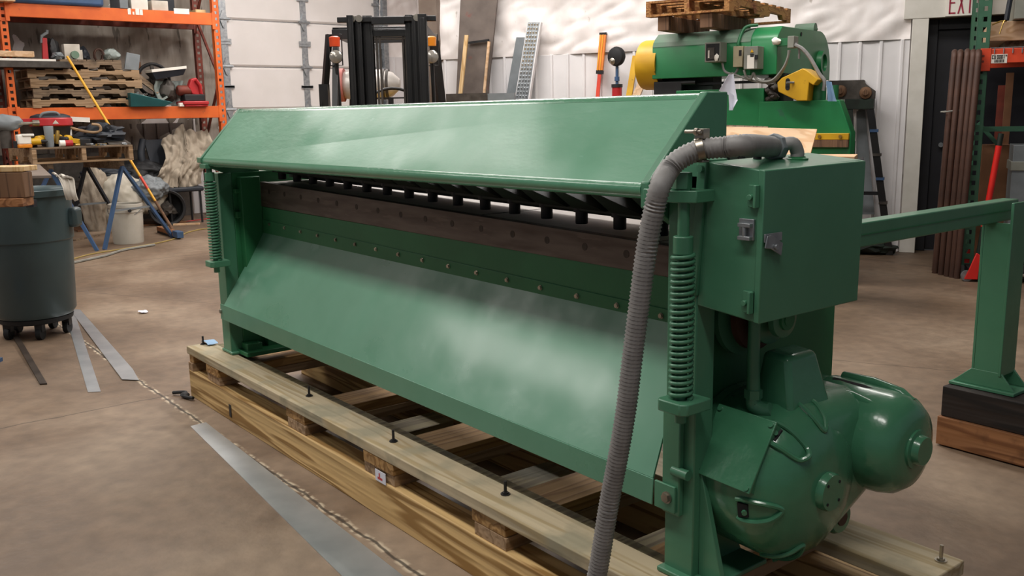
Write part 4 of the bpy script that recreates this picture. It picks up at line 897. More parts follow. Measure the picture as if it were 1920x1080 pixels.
m = MB(FPL); m.tube(smooth([(u-.12, .32, TZ+.29), (u-.09, .30, TZ+.33), (u+.02, .29, TZ+.335), (u+.06, .31, TZ+.29)], 5), .014, 8); m.obj('handle', 'grey_plastic', t)
m = MB(FPL); m.prism([(u-.03, TZ+.225), (u+.03, TZ+.225), (u, TZ+.262)], 'v', .243, .248); m.obj('badge', 'cloth_white', t)
def drill(x, v, label, rot, s=1.0, mt='yellow_paint', name='cordless_drill'):
    u = onp(x, v); c = FPL.w((u, v, TZ)); f = Frame((c.x, c.y, TZ), rot); t = thing(name, tuple(c), label, 'tool')
    m = MB(f); m.lathe((-.07*s, 0, .06*s), (1, 0, 0), [(0, .02*s), (.01, .032*s), (.10*s, .034*s), (.12*s, .024*s)], 14); m.obj('motor_case', mt, t)
    m = MB(f); m.lathe((.05*s, 0, .06*s), (1, 0, 0), [(0, .020*s), (.04*s, .016*s), (.055*s, .006*s)], 12); m.obj('chuck', 'black_steel', t)
    m = MB(f); m.bar((-.03*s, 0, .05*s), (-.06*s, .11*s, .03*s), .035*s, .04*s); m.obj('grip', mt, t, bevel=.004)
    m = MB(f); m.box(-.11*s, -.02*s, .09*s, .17*s, 0, .055*s); m.obj('battery', 'black_steel', t, bevel=.004)
drill(68, .10, 'yellow and black drill in front of the steel tumbler, left side', 1.2)
drill(78, .16, 'yellow and black drill behind the first, just left of the tumbler', 2.6, 1.25)
drill(108, .22, 'yellow grinder with an upright handle right of the tumbler', .4, 1.3, 'yellow_paint', 'angle_grinder')
drill(128, .30, 'yellow handled drill lying right of the grinder', -.4, 1.2)
u = onp(107, .15); m = MB(FPL); m.tube([(u, .15, TZ+.03), (u+.01, .15, TZ+.10), (u+.02, .15, TZ+.16)], .02, 10, [.016, .024, .015]); tag(m.obj('grinder_handle', 'brass'), 'loose tan side handle standing beside the tumbler', 'handle')
u = onp(118, .09); t = thing('spray_can', FPL.w((u, .09, TZ)), 'red and white can lying at the front edge of the tool pallet', 'can')
m = MB(FPL); m.cyl((u-.03, .09, TZ+.033), (u+.02, .09, TZ+.033), .032); m.obj('white_end', 'exit_white', t); m = MB(FPL); m.cyl((u+.02, .09, TZ+.033), (u+.09, .09, TZ+.033), .031); m.obj('red_body', 'red_plastic', t)
for k in range(16):
    random.seed(50+k); u = .42+random.random()*.48; v = .06+random.random()*.25; z = TZ
    m = MB(FPL)
    if k % 3 == 0: m.box(u, u+.05, v, v+.02, z, z+.018)
    elif k % 3 == 1: m.cyl((u, v, z+.012), (u+.05, v+.03, z+.012), .012, 8)
    else: m.lathe((u, v, z), (0, 0, 1), [(0, .02), (.015, .02)], 6)
    tag(m.obj('loose_fitting', ['galv', 'old_steel', 'grey_plastic', 'brass'][k % 4]), 'small loose fitting scattered on the right half of the tool pallet', 'fitting', 'loose fittings on the tool pallet')
u = onp(185, .55); m = MB(FPL); m.blob((u, .5, TZ+.10), (.24, .2, .11), .4, 14, sub=4); tag(m.obj('rubber_glove_pile', 'navy', ang=40), 'dark heap of gear on the tool pallet right of the vacuum', 'gear')
m = MB(FPL); u = onp(170, .32); m.tube(smooth([(u-.30, .4, TZ+.24), (u-.1, .36, TZ+.16), (u+.05, .33, TZ+.13), (u+.11, .32, TZ+.15), (u+.10, .32, TZ+.20), (u+.03, .32, TZ+.215)], 6), .014, 8); tag(m.obj('hammer_handle', 'wood_pallet2'), 'curved tan handle on the dark heap of gear', 'tool')
m = MB(FPL); u = onp(225, .3); m.slab([(u-.12, .25, TZ), (u+.1, .25, TZ), (u+.05, .9, TZ+.16), (u-.1, .9, TZ+.16)], (0, 0, .008)); tag(m.obj('sheet_offcut', 'old_steel'), 'grey sheet offcut tilted on the right end of the tool pallet', 'sheet')
t = thing('bench_vice', FPL.w((onp(12, .25), .25, TZ)), 'grey-blue bench vice at the left end of the tool pallet', 'vice')
u = onp(12, .25); m = MB(FPL); m.blob((u, .25, TZ+.24), (.16, .1, .08), .25, 3, sub=3); m.obj('body', 'grey_plastic', t, ang=35); m = MB(FPL); m.cyl((u, .25, TZ), (u, .25, TZ+.2), .05); m.obj('base', 'old_steel', t)
m = MB(FPL); m.cyl((u+.10, .2, TZ+.235), (u+.24, .2, TZ+.235), .014); m.cyl((u+.24, .2, TZ+.235), (u+.30, .2, TZ+.235), .03); m.obj('screw', 'bright_bolt', t)
u = onp(27, .2); m = MB(FPL); m.cyl((u, .3, TZ), (u, .3, TZ+.19), .026); tag(m.obj('red_cylinder', 'rust_dark'), 'upright dark red tube beside the vice', 'tube')
m = MB(FPL); a = tl(130, 222, .8); m.bar((a[0]-.1, .8, a[2]), (a[0]+.20, .8, a[2]-.02), .03, .05); m.cyl((a[0]-.0, .8, TZ), (a[0]-.0, .8, a[2]), .01); tag(m.obj('light_bar', 'exit_white'), 'white bar on a thin stand behind the red vacuum', 'bar')

# yellow broom, bucket
b0 = Vector((-6.68, 1.93, .05)); tpx = FRK.at(126, 106, 'v', -.16); top = FRK.w(tpx)
t = thing('push_broom', tuple(b0), 'push broom with a long yellow handle leaning on the rack', 'broom')
m = MB(); m.cyl(b0.lerp(top, .17), top, .0145, 12); m.obj('handle', 'yellow_handle', t)
m = MB(); m.cyl(b0, b0.lerp(top, .17), .016, 12); m.obj('worn_socket', 'wood_brown', t)
m = MB(); m.cyl(b0.lerp(top, .24), b0.lerp(top, .31), .0155, 12); m.obj('red_tape', 'level_red', t)
a = g(300, 436); b = g(330, 446); a.z = b.z = .05; m = MB(); m.bar(a, b, .07, .05); m.obj('head', 'wood_plank', t, bevel=.004)
m = MB(); m.bar(b, b+(b-a)*.28, .07, .07); m.obj('blue_end', 'blue_steel', t, bevel=.004)
m = MB(); m.bar(a-Vector((0, 0, .032)), b-Vector((0, 0, .032)), .06, .035); m.obj('bristles', 'rubber', t)
bc = Vector((-6.42, 1.36, 0)); t = thing('plastic_bucket', tuple(bc), 'white plastic bucket with a rust stain in front of the trestle', 'bucket')
m = MB(); m.lathe(bc, (0, 0, 1), [(0, .150), (.02, .155), (.33, .168), (.335, .175), (.36, .176), (.365, .170), (.385, .171), (.39, .178), (.42, .178), (.425, .170), (.42, .165), (.1, .15)], 36); m.obj('body', 'bucket_white', t)
m = MB(); e1 = Vector((math.cos(YAW), math.sin(YAW), 0)); e2 = Vector((math.sin(YAW), -math.cos(YAW), 0))
m.tube([bc+e1*(.18*math.cos(i*PI/12))+e2*(.12*math.sin(i*PI/12)+.02)+Vector((0, 0, .38-.10*math.sin(i*PI/12))) for i in range(13)], .004, 6); m.obj('bail', 'galv', t)
m = MB(); m.cyl(bc+e1*.10+e2*.15+Vector((0, 0, .36)), bc+e1*.115+e2*.18+Vector((0, 0, .36)), .018); m.obj('bail_boss', 'black_steel', t)

# round bin on a dolly
pf = g(32, 645); fh = Vector((fw.x, fw.y, 0)).normalized(); bc = pf+fh*.25; bc.z = 0
FB = Frame(bc, YAW); zr = FB.at(148, 352, 'v', 0)[2]
t = thing('refuse_bin', tuple(bc), 'large round grey-green refuse bin on a wheeled dolly at the left', 'bin')
hb_ = zr-.135
KB = .70
m = MB(FB); m.lathe((0, 0, .13), (0, 0, 1), [(0, .28*KB), (.0, .305*KB), (.03, .335*KB), (hb_*.60, .362*KB), (hb_*.61, .374*KB), (hb_*.90, .384*KB), (hb_-.035, .386*KB), (hb_-.035, .412*KB), (hb_, .415*KB), (hb_+.004, .405*KB), (hb_-.02, .375*KB), (hb_*.5, .35*KB), (.05, .30*KB)], 64); bn = m.obj('body', 'bin_grey', t)
m = MB(FB); m.box(.25, .31, .0, .10, zr-.24, zr-.12); m.obj('handle', 'bin_grey', t, bevel=.02)
m = MB(FB); m.lathe((0, 0, .09), (0, 0, 1), [(0, .18), (.01, .21), (.035, .215), (.04, .19)], 32); m.obj('dolly', 'rubber', t)
for k in range(5):
    an = -PI/2+k*2*PI/5+.55; cx_, cy_ = .17*math.cos(an), .17*math.sin(an)
    m = MB(FB); m.cyl((cx_-.012, cy_, .038), (cx_+.018, cy_, .038), .038, 16); cs = m.obj('caster', 'rubber', t)
    m = MB(FB); m.box(cx_-.02, cx_+.026, cy_-.02, cy_+.02, .05, .095); m.obj('fork', 'black_steel', cs)
a = FB.at(56, 382, 'v', -.28); m = MB(FB); m.box(a[0]-.022, a[0]+.022, -.285, -.24, a[2]-.02, a[2]+.02); m.obj('moulded_mark', 'navy', bn)
q = [FB.at(18, 336, 'z', zr+.01), FB.at(97, 334, 'z', zr+.02), FB.at(75, 313, 'z', zr+.03), FB.at(30, 313, 'z', zr+.02)]
m = MB(FB); m.slab(q, (0, 0, .02)); tag(m.obj('brown_panel', 'lid_brown', bevel=.002), 'flat brown board lying across the top of the bin', 'board')
def rag(p, q_):
    a = FB.at(97+34*p+14*q_*q_, 325+8*p, 'v', -.05-.1*p); e = FB.at(126+22*p-6*math.sin(q_*3), 326+48*q_, 'v', -.02-.12*math.sin(q_*2))
    return a.lerp(e, min(1, q_*1.6)) if q_ < .62 else e
m = MB(FB); m.cloth(rag, 22, 26, .012, 4, 3, .01); tag(m.obj('white_rag', 'cloth_white', ang=70), 'white cloth glove hanging over the rim of the bin', 'cloth')
FT = depth_frame(20, 350, 4.8)
def tbm(x, y0, y1, mt, lab, v=0, dv_=.1):
    a = FT.at(x, y1, 'v', v); b = FT.at(x, y0, 'v', v); m = MB(FT); m.box(a[0]-.55, a[0], v, v+dv_, a[2], b[2]); tag(m.obj('timber_beam', mt, bevel=.004), lab, 'timber', 'timbers stacked at the left edge in front of the bin')
tbm(42, 312, 322, 'wood_light', 'thin pale board topping the timbers at the left edge', .0, .16)
tbm(47, 323, 371, 'wood_brown', 'thick brown timber in the left edge stack in front of the bin')
tbm(43, 372, 388, 'wood_plank', 'orange-brown board under the thick timber at the left edge', -.02, .12)

ts = thing('steel_stand', FT.w((FT.at(-70, 388, 'v', 0)[0]-.1, .05, 0)), 'steel stand at the left frame edge carrying the stacked timbers', 'stand')
ue = FT.at(-70, 388, 'v', 0)[0]; ze = FT.at(40, 388, 'v', -.02)[2]-.002
m = MB(FT); m.box(ue-.25, ue, -.03, .13, ze-.04, ze); m.obj('top_plate', 'blue_steel', ts)
for du in (.02, .23):
    m = MB(FT); m.bar((ue-du, .05, ze-.04), (ue-du, .05, 0), .03, .03, (1, 0, 0)); m.obj('leg', 'blue_steel', ts)
m = MB(FT); m.box(ue-.28, ue+.02, -.06, .16, 0, .02); m.obj('base_plate', 'blue_steel', ts)
# cords on the floor
def cord(pts, r, mt, label):
    P = [g(x, y) for x, y in pts]
    for p in P: p.z = r
    m = MB(); m.tube(smooth(P, 6), r, 6); tag(m.obj('extension_cord', mt), label, 'cord')
cord([(128, 490), (170, 478), (230, 468), (290, 458), (330, 448), (352, 437), (385, 430), (430, 428)], .007, 'cable_tan', 'tan extension cord on the floor running past the bucket')
cord([(128, 497), (160, 490), (200, 481), (232, 471), (290, 461)], .012, 'cable_grey', 'pale grey hose on the floor beside the bin')
cord([(300, 415), (330, 417), (365, 414), (395, 410)], .006, 'red_plastic', 'thin red cord on the floor under the rack')
m = MB(); a = g(140, 452); b = g(232, 432); m.bar((a.x, a.y, .01), (b.x, b.y, .01), .04, .02); tag(m.obj('timber_lath', 'wood_pallet'), 'flat lath on the floor behind the trestle feet', 'timber')

# ------------------------------------------------------------------ forklift in front of the garage door
FL = depth_frame(730, 150, 7.5)
def fl(x, y, v=0): return FL.at(x, y, 'v', v)
def flu(x, v=0, y=150): return fl(x, y, v)[0]
def flz(y, v=0, x=730): return fl(x, y, v)[2]
ft = thing('forklift', (FL.o.x, FL.o.y, 0), 'black masted forklift truck parked in front of the garage door', 'forklift')
zt = flz(27); zh = flz(52); 
for a, b, v, zz in ((655, 667, .0, zt), (668, 680, .05, zt-.005), (681, 699, .10, zt+.005), (787, 803, .0, zt), (775, 787, .05, zt-.005), (761, 775, .10, zt+.005)):
    u0_, u1 = flu(a), flu(b); s_ = 1 if a < 730 else -1; m = MB(FL)
    m.box(u0_, u1, v, v+.012, .15, zz).box(u0_, u1, v+.09, v+.10, .15, zz).box(u0_ if s_ > 0 else u1-.012, u0_+.012 if s_ > 0 else u1, v, v+.10, .15, zz)
    m.box(u0_+.018, u1-.018, v-.006, v, .15, zz-.03)
    m.obj('mast_channel', 'mast_black', ft, bevel=.002)
m = MB(FL); m.box(flu(635), flu(820), .06, .11, flz(39), flz(29)); m.box(flu(699), flu(761), .05, .12, flz(44), flz(30)); m.obj('mast_crosshead', 'mast_black', ft, bevel=.004)
m = MB(FL); m.box(flu(697), flu(763), .12, .18, flz(66), flz(53)); m.obj('mast_tie', 'mast_black', ft, bevel=.003)
for x in (664, 677, 785, 796):
    m = MB(FL); m.lathe((flu(x), .03, flz(33)), (0, 1, 0), [(0, .028), (.03, .028), (.03, .0)], 16); m.obj('mast_roller', 'bright_bolt', ft)
for x in (705, 711, 755, 760):
    m = MB(FL); m.box(flu(x)-.007, flu(x)+.007, .13, .15, .4, zh-.05); m.obj('lift_chain', 'old_steel', ft)
m = MB(FL); m.cyl((flu(757), .17, .5), (flu(757), .17, zh-.08), .022); m.obj('lift_cylinder', 'mast_black', ft)
zg = flz(54, .9); 
m = MB(FL)
ul, ur = flu(628, .9), flu(805, .9)
for v in (.9, 1.25, 1.6, 1.95): m.box(ul, ur, v, v+.05, zg-.04, zg+.02)
m.box(ul, ul+.06, .9, 2.0, zg-.06, zg+.02).box(ur-.06, ur, .9, 2.0, zg-.06, zg+.02).box(ul, ur, .86, .92, zg-.085, zg+.0)
m.obj('overhead_guard', 'mast_black', ft, bevel=.004)
for s_, u in ((1, ul), (-1, ur)):
    m = MB(FL); m.bar((u+s_*.03, .9, zg-.03), (u+s_*.03, .55, .95), .05, .06); m.obj('guard_pillar', 'mast_black', ft, bevel=.004)
    m = MB(FL); m.bar((u+s_*.03, 1.98, zg-.03), (u+s_*.0-s_*.05, 2.05, 1.0), .06, .09); m.obj('guard_pillar', 'mast_black', ft, bevel=.004)
a = fl(618, 130, .85); b = fl(607, 200, .85); m = MB(FL); m.bar(fl(617, 65, .9), b, .05, .05); m.box(b[0]-.03, b[0]+.05, .82, .92, b[2], fl(612, 158, .85)[2]); m.obj('guard_pillar', 'mast_black', ft)
for x, yb, yt, ylamp, r in ((627, 87, 70, 106, 11), (808, 86, 70, 106, 11)):
    a = fl(x, yb, .7); b = fl(x, yt, .7); c = fl(x+2, ylamp, .66)
    m = MB(FL); m.lathe((a[0], .72, a[2]), (0, 0, 1), [(0, .045), (b[2]-a[2], .048), (b[2]-a[2]+.01, .03)], 18); m.obj('turn_lamp', 'lamp_orange' if x < 700 else 'amber', ft)
    m = MB(FL); m.lathe((c[0], .74, c[2]), (0, -1, 0), [(0, .035), (.04, .058), (.06, .060)], 22); hl = m.obj('head_lamp', 'mast_black', ft)
    m = MB(FL); m.lathe((c[0], .675, c[2]), (0, -1, 0), [(0, .056), (.012, .04), (.018, 0)], 22); m.obj('lens', 'glass_lamp', hl)
    m = MB(FL); w_ = .055; m.tube([(a[0]-w_, .76, c[2]-.07), (a[0]-w_, .76, b[2]+.03), (a[0]+w_, .76, b[2]+.03), (a[0]+w_, .76, c[2]-.07), (a[0]-w_, .76, c[2]-.07)], .006, 6); m.cyl((a[0], .76, c[2]-.05), (a[0]+.01, .80, 1.0), .018, 8); m.obj('lamp_guard', 'mast_black', ft)
# gas tank, wheel, truck body (mostly hidden by the shear)
zt_k = flz(158, 1.9); m = MB(FL); uL = flu(640, 1.9)
m.lathe((uL, 1.9, zt_k), (1, 0, 0), [(0, .02), (.0, .10), (.04, .135), (.12, .15), (flu(745, 1.9)-uL-.16, .15), (flu(745, 1.9)-uL-.05, .12), (flu(750, 1.9)-uL, .05)], 28); tk = m.obj('gas_tank', 'tank_white', ft)
m = MB(FL); m.lathe((uL-.02, 1.9, zt_k), (1, 0, 0), [(0, .15), (.0, .165), (.05, .165), (.05, .15)], 28); m.obj('tank_collar', 'pink_edge', tk)
for x in (718, 725):
    m = MB(FL); m.lathe((flu(x, 1.9), 1.9, zt_k), (1, 0, 0), [(0, .152), (.025, .152)], 28); m.obj('tank_strap', 'old_steel', tk)
a = fl(733, 188, 1.0); m = MB(FL)
m.tube([(a[0]+.18*math.cos(i*PI/14), 1.0+.13*math.sin(i*PI/14), a[2]+.02+.09*math.sin(i*PI/14)) for i in range(29)], .014, 8); m.cyl((a[0], .98, .7), (a[0], 1.0, a[2]+.02), .025); m.bar((a[0]-.17, 1.0, a[2]+.02), (a[0]+.17, 1.0, a[2]+.02), .03, .012); m.obj('steering_wheel', 'mast_black', ft)
m = MB(FL); m.box(ul+.02, ur-.02, .30, .85, .25, .95).box(ul-.02, ur+.02, .85, 2.0, .25, .85).box(ul+.1, ur-.1, 1.55, 2.0, .8, 1.12); m.obj('truck_body', 'yellow_paint', ft, bevel=.02)
m = MB(FL); m.box(ul+.2, ur-.2, 1.2, 1.6, .85, 1.0).box(ul+.2, ur-.2, 1.5, 1.62, .98, 1.32); m.obj('seat', 'rubber', ft, bevel=.02)
for u in (ul-.02, ur-.12):
    for v, r in ((.55, .30), (1.72, .25)):
        m = MB(FL); m.lathe((u, v, r), (1, 0, 0), [(0, r*.6), (0, r), (.14, r), (.14, r*.6)], 26); m.obj('wheel', 'rubber', ft)
m = MB(FL); m.box(flu(640), flu(815), -.06, 0, .45, .55).box(flu(640), flu(815), -.06, 0, .12, .20); m.obj('carriage', 'mast_black', ft)
for x in (670, 782):
    m = MB(FL); m.box(flu(x)-.05, flu(x)+.05, -.10, -.06, .02, .60).box(flu(x)-.05, flu(x)+.05, -1.0, -.06, .02, .06); m.obj('fork', 'mast_black', ft)

# ------------------------------------------------------------------ things leaning on the far wall
def fw_(x, y, v=0): return FW.at(x, y, 'v', v)
def lean(name, tl_, tr_, br_, bl_, vt, vb, th, mt, label, cat, parts=None):
    """a board whose top leans on the wall at vt and whose foot stands at vb: image corners extended down to the floor"""
    A = fw_(*tl_, vt); B = fw_(*tr_, vt); C_ = fw_(*br_, (vt+vb)/2); D = fw_(*bl_, (vt+vb)/2)
    def ext(T, Q): k = (T[2]-0)/(T[2]-Q[2]); p = T+(Q-T)*k; return p
    C2, D2 = ext(B, C_), ext(A, D); C2.z = D2.z = 0
    m = MB(FW); m.slab([D2, C2, B, A], (0, th, 0)); return m, (A, B, C2, D2)
m, q = lean('', (866, -60), (938, -60), (914, 175), (855, 175), -.14, -.36, .03, '', '', '')
t = thing('leaning_door', FW.w(((q[2][0]+q[3][0])/2, q[2][1], 0)), 'tall dark grey board leaning on the far wall right of the column', 'board')
m.obj('board', 'grey_board', t, bevel=.003)
A = fw_(878, 82, -.24); B = fw_(916, 77, -.24); m = MB(FW); m.slab([A, B, B+Vector((.0, 0, .02)), A+Vector((0, 0, .02))], (0, .02, 0)); m.obj('seam', 'black_steel', t)
A = fw_(917, 78, -.25); B = fw_(908, 174, -.29); m = MB(FW); m.bar(A, B, .025, .02, (0, 1, 0)); m.obj('pale_edge', 'wood_ply', t)
for (xt, yt, xb, yb, w_, mt, lab, vt) in ((875, 66, 864, 170, .04, 'wood_light', 'thin pale wood strip leaning against the dark grey board', -.33),):
    A = fw_(xt, yt, vt); B = fw_(xb, yb, vt-.06); k = A[2]/(A[2]-B[2]); C_ = A+(B-A)*k; C_.z = 0; m = MB(FW); m.bar(A, C_, w_, .02, (0, 1, 0)); tag(m.obj('wood_strip', mt), lab, 'timber')
m, q = lean('', (990, 42), (1012, 42), (990, 186), (966, 186), -.12, -.26, .004, '', '', '')
t = thing('perforated_channel', FW.w(((q[2][0]+q[3][0])/2, q[2][1], 0)), 'perforated galvanised steel plank leaning on the white wall', 'metal plank')
m.obj('plate', 'galv', t); A, B, C2, D2 = q
m = MB(FW); m.slab([C2, C2+Vector((.012, 0, 0)), B+Vector((.012, 0, 0)), B], (0, .05, 0)); m.slab([D2-Vector((.006, 0, 0)), D2, A, A-Vector((.006, 0, 0))], (0, .05, 0)); m.obj('flange', 'white_panel', t)
m = MB(FW)
for r_ in range(44):
    for c_ in range(4):
        f = 1-(r_+.5)/56; p = (D2.lerp(A, f)).lerp(C2.lerp(B, f), (c_+.6)/4.3); m.hexa([p+Vector((-.009, -.004, -.011)), p+Vector((.009, -.004, -.011)), p+Vector((.009, .0, -.011)), p+Vector((-.009, .0, -.011)), p+Vector((-.007, -.010, .006)), p+Vector((.007, -.010, .006)), p+Vector((.009, 0, .011)), p+Vector((-.009, 0, .011))])
m.obj('raised_cleats', 'strip_steel', t)
A = fw_(975, 62, -.03); m = MB(FW); p0, p1, p2, p3 = fw_(968, 70, -.055), fw_(992, 70, -.055), fw_(978, 186, -.09), fw_(948, 186, -.09); p2 = p1+(p2-p1)*(p1[2]/(p1[2]-p2[2])); p3 = p0+(p3-p0)*(p0[2]/(p0[2]-p3[2])); p2.z = p3.z = 0; m.slab([p3, p2, p1, p0], (0, .008, 0)); tag(m.obj('metal_sheet', 'grey_plastic'), 'blue-grey metal sheet behind the perforated steel plank', 'sheet')
a = fw_(838, 188, -.5); b = fw_(916, 174, -.5); m = MB(FW); m.box(a[0], b[0], -.52, -.49, 0, b[2]); tag(m.obj('metal_sheet', 'old_steel'), 'low dull grey sheet standing below the dark leaning board', 'sheet')
a = fw_(914, 188, -.5); b = fw_(966, 174, -.5); m = MB(FW); m.box(a[0]+.01, b[0], -.52, -.49, 0, b[2]); tag(m.obj('metal_sheet', 'grey_plastic'), 'low blue-grey sheet right of the dull one, by the perforated plank', 'sheet')
# spirit level
A = fw_(1131, 65, -.06); B = fw_(1125, 132, -.09); t = thing('spirit_level', FW.w((B[0]-.05, -.14, 0)), 'long red pole with an orange ribbed top leaning on the white wall', 'tool')
m = MB(FW); m.bar(A, B, .065, .03, (0, 1, 0)); m.obj('head', 'level_orange', t, bevel=.003)
m = MB(FW)
for dx in (-.02, .005): m.bar(A+Vector((dx, -.018, 0)), B+Vector((dx, -.018, 0)), .008, .006, (0, 1, 0))
m.obj('rib', 'yellow_handle', t)
m = MB(FW); m.bar(A+Vector((0, 0, -.0)), A+Vector((0, 0, .02)), .07, .034, (0, 1, 0)); m.bar(B, B+Vector((-.003, 0, -.035)), .07, .034, (0, 1, 0)); m.obj('end_cap', 'black_steel', t)
C_ = B+(B-A)*((B[2])/(A[2]-B[2])); C_.z = 0; m = MB(FW); m.bar(B, C_, .035, .02, (0, 1, 0)); m.obj('pole', 'level_red', t)
# work light
A = fw_(1157, 106, -.25); t = thing('work_light', FW.w((A[0], -.25, 0)), 'black round work light on a stand with a red base before the wall', 'lamp')
m = MB(FW); m.lathe((A[0]-.01, -.29, A[2]), (.35, 1, 0), [(0, .080), (.02, .092), (.05, .088), (.09, .06), (.10, 0)], 24); m.obj('shade', 'rubber', t)
m = MB(FW); m.lathe((A[0]-.013, -.288, A[2]), (-.35, -1, 0), [(0, .083), (.006, .06), (.008, 0)], 20); m.obj('grille', 'black_steel', t)
m = MB(FW); m.lathe((A[0]-.035, -.292, A[2]-.045), (-.35, -1, -.2), [(0, .032), (.012, .02), (.014, 0)], 16); m.obj('lens', 'bright_bolt', t)
z1 = fw_(1155, 158, -.25)[2]
m = MB(FW); m.cyl((A[0], -.25, z1-.02), (A[0], -.25, A[2]-.06), .014); m.cyl((A[0], -.25, z1+.03), (A[0], -.25, z1+.07), .024); m.obj('stem', 'blue_steel', t)
m = MB(FW); m.cyl((A[0], -.25, .04), (A[0], -.25, z1-.015), .048); m.obj('red_column', 'red_plastic', t)
m = MB(FW); m.cyl((A[0], -.25, z1-.03), (A[0], -.25, z1), .054); m.cyl((A[0], -.25, 0), (A[0], -.25, .04), .16); m.obj('collar', 'black_steel', t)
for (xt, yt, xb, yb, w_, mt, lab, nm) in ((1192, 105, 1180, 178, .055, 'yellow_paint', 'yellow bar leaning behind the yellow guard of the green press', 'metal_bar'), (1206, 150, 1192, 182, .07, 'wood_ply', 'pale plank leaning beside the yellow bar at the green press', 'timber_plank')):
    A = fw_(xt, yt, -.3); B = fw_(xb, yb, -.36); k = A[2]/(A[2]-B[2]); C_ = A+(B-A)*k; C_.z = 0; m = MB(FW); m.bar(A, C_, w_, .03, (0, 1, 0)); tag(m.obj(nm, mt), lab, 'bar' if nm[0] == 'm' else 'timber')

# ------------------------------------------------------------------ bright green press
r_ = ray(1457, 139); pP = CAM+r_*6.9; FP = Frame((pP.x, pP.y, 0), math.radians(17))
def fp(x, y, v=0): return FP.at(x, y, 'v', v)
U0, U1 = fp(1223, 110)[0], fp(1457, 100)[0]
zb, zs, zt = fp(1457, 139)[2], fp(1457, 66)[2], fp(1457, 55)[2]
VD = FP.at(1557, 105, 'u', U1)[1]
pr2 = thing('press_brake', FP.w((0, .3, 0)), 'bright green heavy press with yellow guards in front of the far wall', 'machine')
Vr = VD
zs = zs-.03
prof = [(0, zb), (0, zs), (.012, zs+.03), (.04, zs+.055), (.10, zt+.026), (.55, zt+.026), (.6, zt-.05), (.6, zb)]
m = MB(FP); m.prism(prof, 'u', U0, U1-.2); m.obj('beam', 'press_green', pr2, bevel=.004)
m = MB(FP); vs = []; pf_ = [(-.003, zs-.004), (.010, zs+.032), (.038, zs+.058), (.10, zt+.0285), (.54, zt+.0285), (.54, zt+.020), (.10, zt+.020), (.04, zs+.05)]
m.prism(pf_, 'u', U0+.004, U1-.205); m.obj('dusty_top', 'press_dusty', pr2)
q = [(0, zb), (0, zs), (.012, zs+.03), (.04, zs+.055), (.10, zt+.030)]; r2_ = .30
q += [(VD-r2_, zt+.045)]
for i in range(9): a = PI/2-PI/2*i/8; q.append((VD-r2_+r2_*math.cos(a), zt+.045-r2_+r2_*math.sin(a)))
q += [(VD, zb-.02), (.2, zb-.02)]; m = MB(FP); m.prism(q, 'u', U1-.20, U1); m.obj('end_housing', 'press_green', pr2, bevel=.004)
c = FP.at(1537, 118, 'u', U1); m = MB(FP); m.lathe((U1, c[1], c[2]), (1, 0, 0), [(0, .10), (.04, .095), (.04, .07), (.02, .065), (.02, 0)], 30); m.obj('bearing_cap', 'press_green', pr2)
c = FP.at(1502, 64, 'u', U1); m = MB(FP); m.cyl((U1, c[1], c[2]), (U1+.004, c[1], c[2]), .016); m.obj('port', 'ink_black', pr2)
m = MB(FP); m.lathe((U1-.18, VD*.72, zt+.06), (1, 0, 0), [(0, .05), (.16, .05), (.16, .03), (.18, 0)], 20); m.obj('top_motor', 'press_dusty', pr2)
# flywheel guard on the left end
R_ = (fp(1223, 72)[2]-fp(1223, 168)[2])/2; zc = (fp(1223, 72)[2]+fp(1223, 168)[2])/2
uw = fp(1187, 120)[0]; m = MB(FP); m.lathe((uw+.02, R_*.9, zc), (1, 0, 0), [(0, R_*.55), (.0, R_*.97), (.02, R_), (U0-uw+.01, R_), (U0-uw+.01, R_*.4)], 44); m.obj('flywheel_guard', 'yellow_paint', pr2)
m = MB(FP); m.lathe((U0+.03, R_*.9, zc-.01), (1, 0, 0), [(0, R_*.9), (.04, R_*.9)], 36); m.obj('flywheel', 'black_steel', pr2)
# bed, side frames, ram
zm1 = fp(1340, 168)[2]; zm2 = fp(1447, 190)[2]; zlow = fp(1595, 249)[2]
uA, uB = fp(1268, 169)[0], fp(1432, 169)[0]; uC, uD = fp(1430, 190)[0], fp(1575, 190)[0]; uE = fp(1597, 249)[0]
m = MB(FP); m.prism([(uA, 0.1), (uC+.01, .1), (uC+.01, zm2-.03), (uB, zm1), (uA, zm1)], 'v', -.005, .10); m.obj('bed_plate', 'press_green', pr2, bevel=.004)
m = MB(FP); m.prism([(uC-.02, .1), (uE, .1), (uE, zlow), (uD, zm2), (uC-.02, zm2)], 'v', -.02, .10); m.obj('bed_plate', 'press_green', pr2, bevel=.005)
a = fp(1533, 250, -.03); b = fp(1592, 262, -.03); m = MB(FP); m.box(fp(1365, 255, -.03)[0], b[0], -.045, -.02, b[2], a[2]); yb = m.obj('yellow_strip', 'yellow_paint', pr2, bevel=.003)
for x in (1537, 1576):
    c = fp(x, 256, -.045); m = MB(FP); m.hexnut((c[0], -.045, c[2]), (0, -1, 0), .013, .012); m.obj('bolt', 'brass', yb)
a = fp(1590, 276, -.04); m = MB(FP); m.box(fp(1365, 255, -.03)[0], a[0], -.05, .1, a[2], b[2]); m.obj('lower_die', 'wood_brown', pr2)
m = MB(FP); m.box(uA, uE-.05, .02, .3, 0, b[2]-.02); m.obj('bed_base', 'old_steel', pr2)
for q_ in ((U0+.05, fp(1325, 150)[0], .30, -.06), (fp(1430, 150)[0], U1+.02, .35, -.15)): m = MB(FP); m.box(q_[0], q_[1], .12, q_[2], zm1+q_[3], zb+.01); m.obj('side_frame', 'ram_dark', pr2)
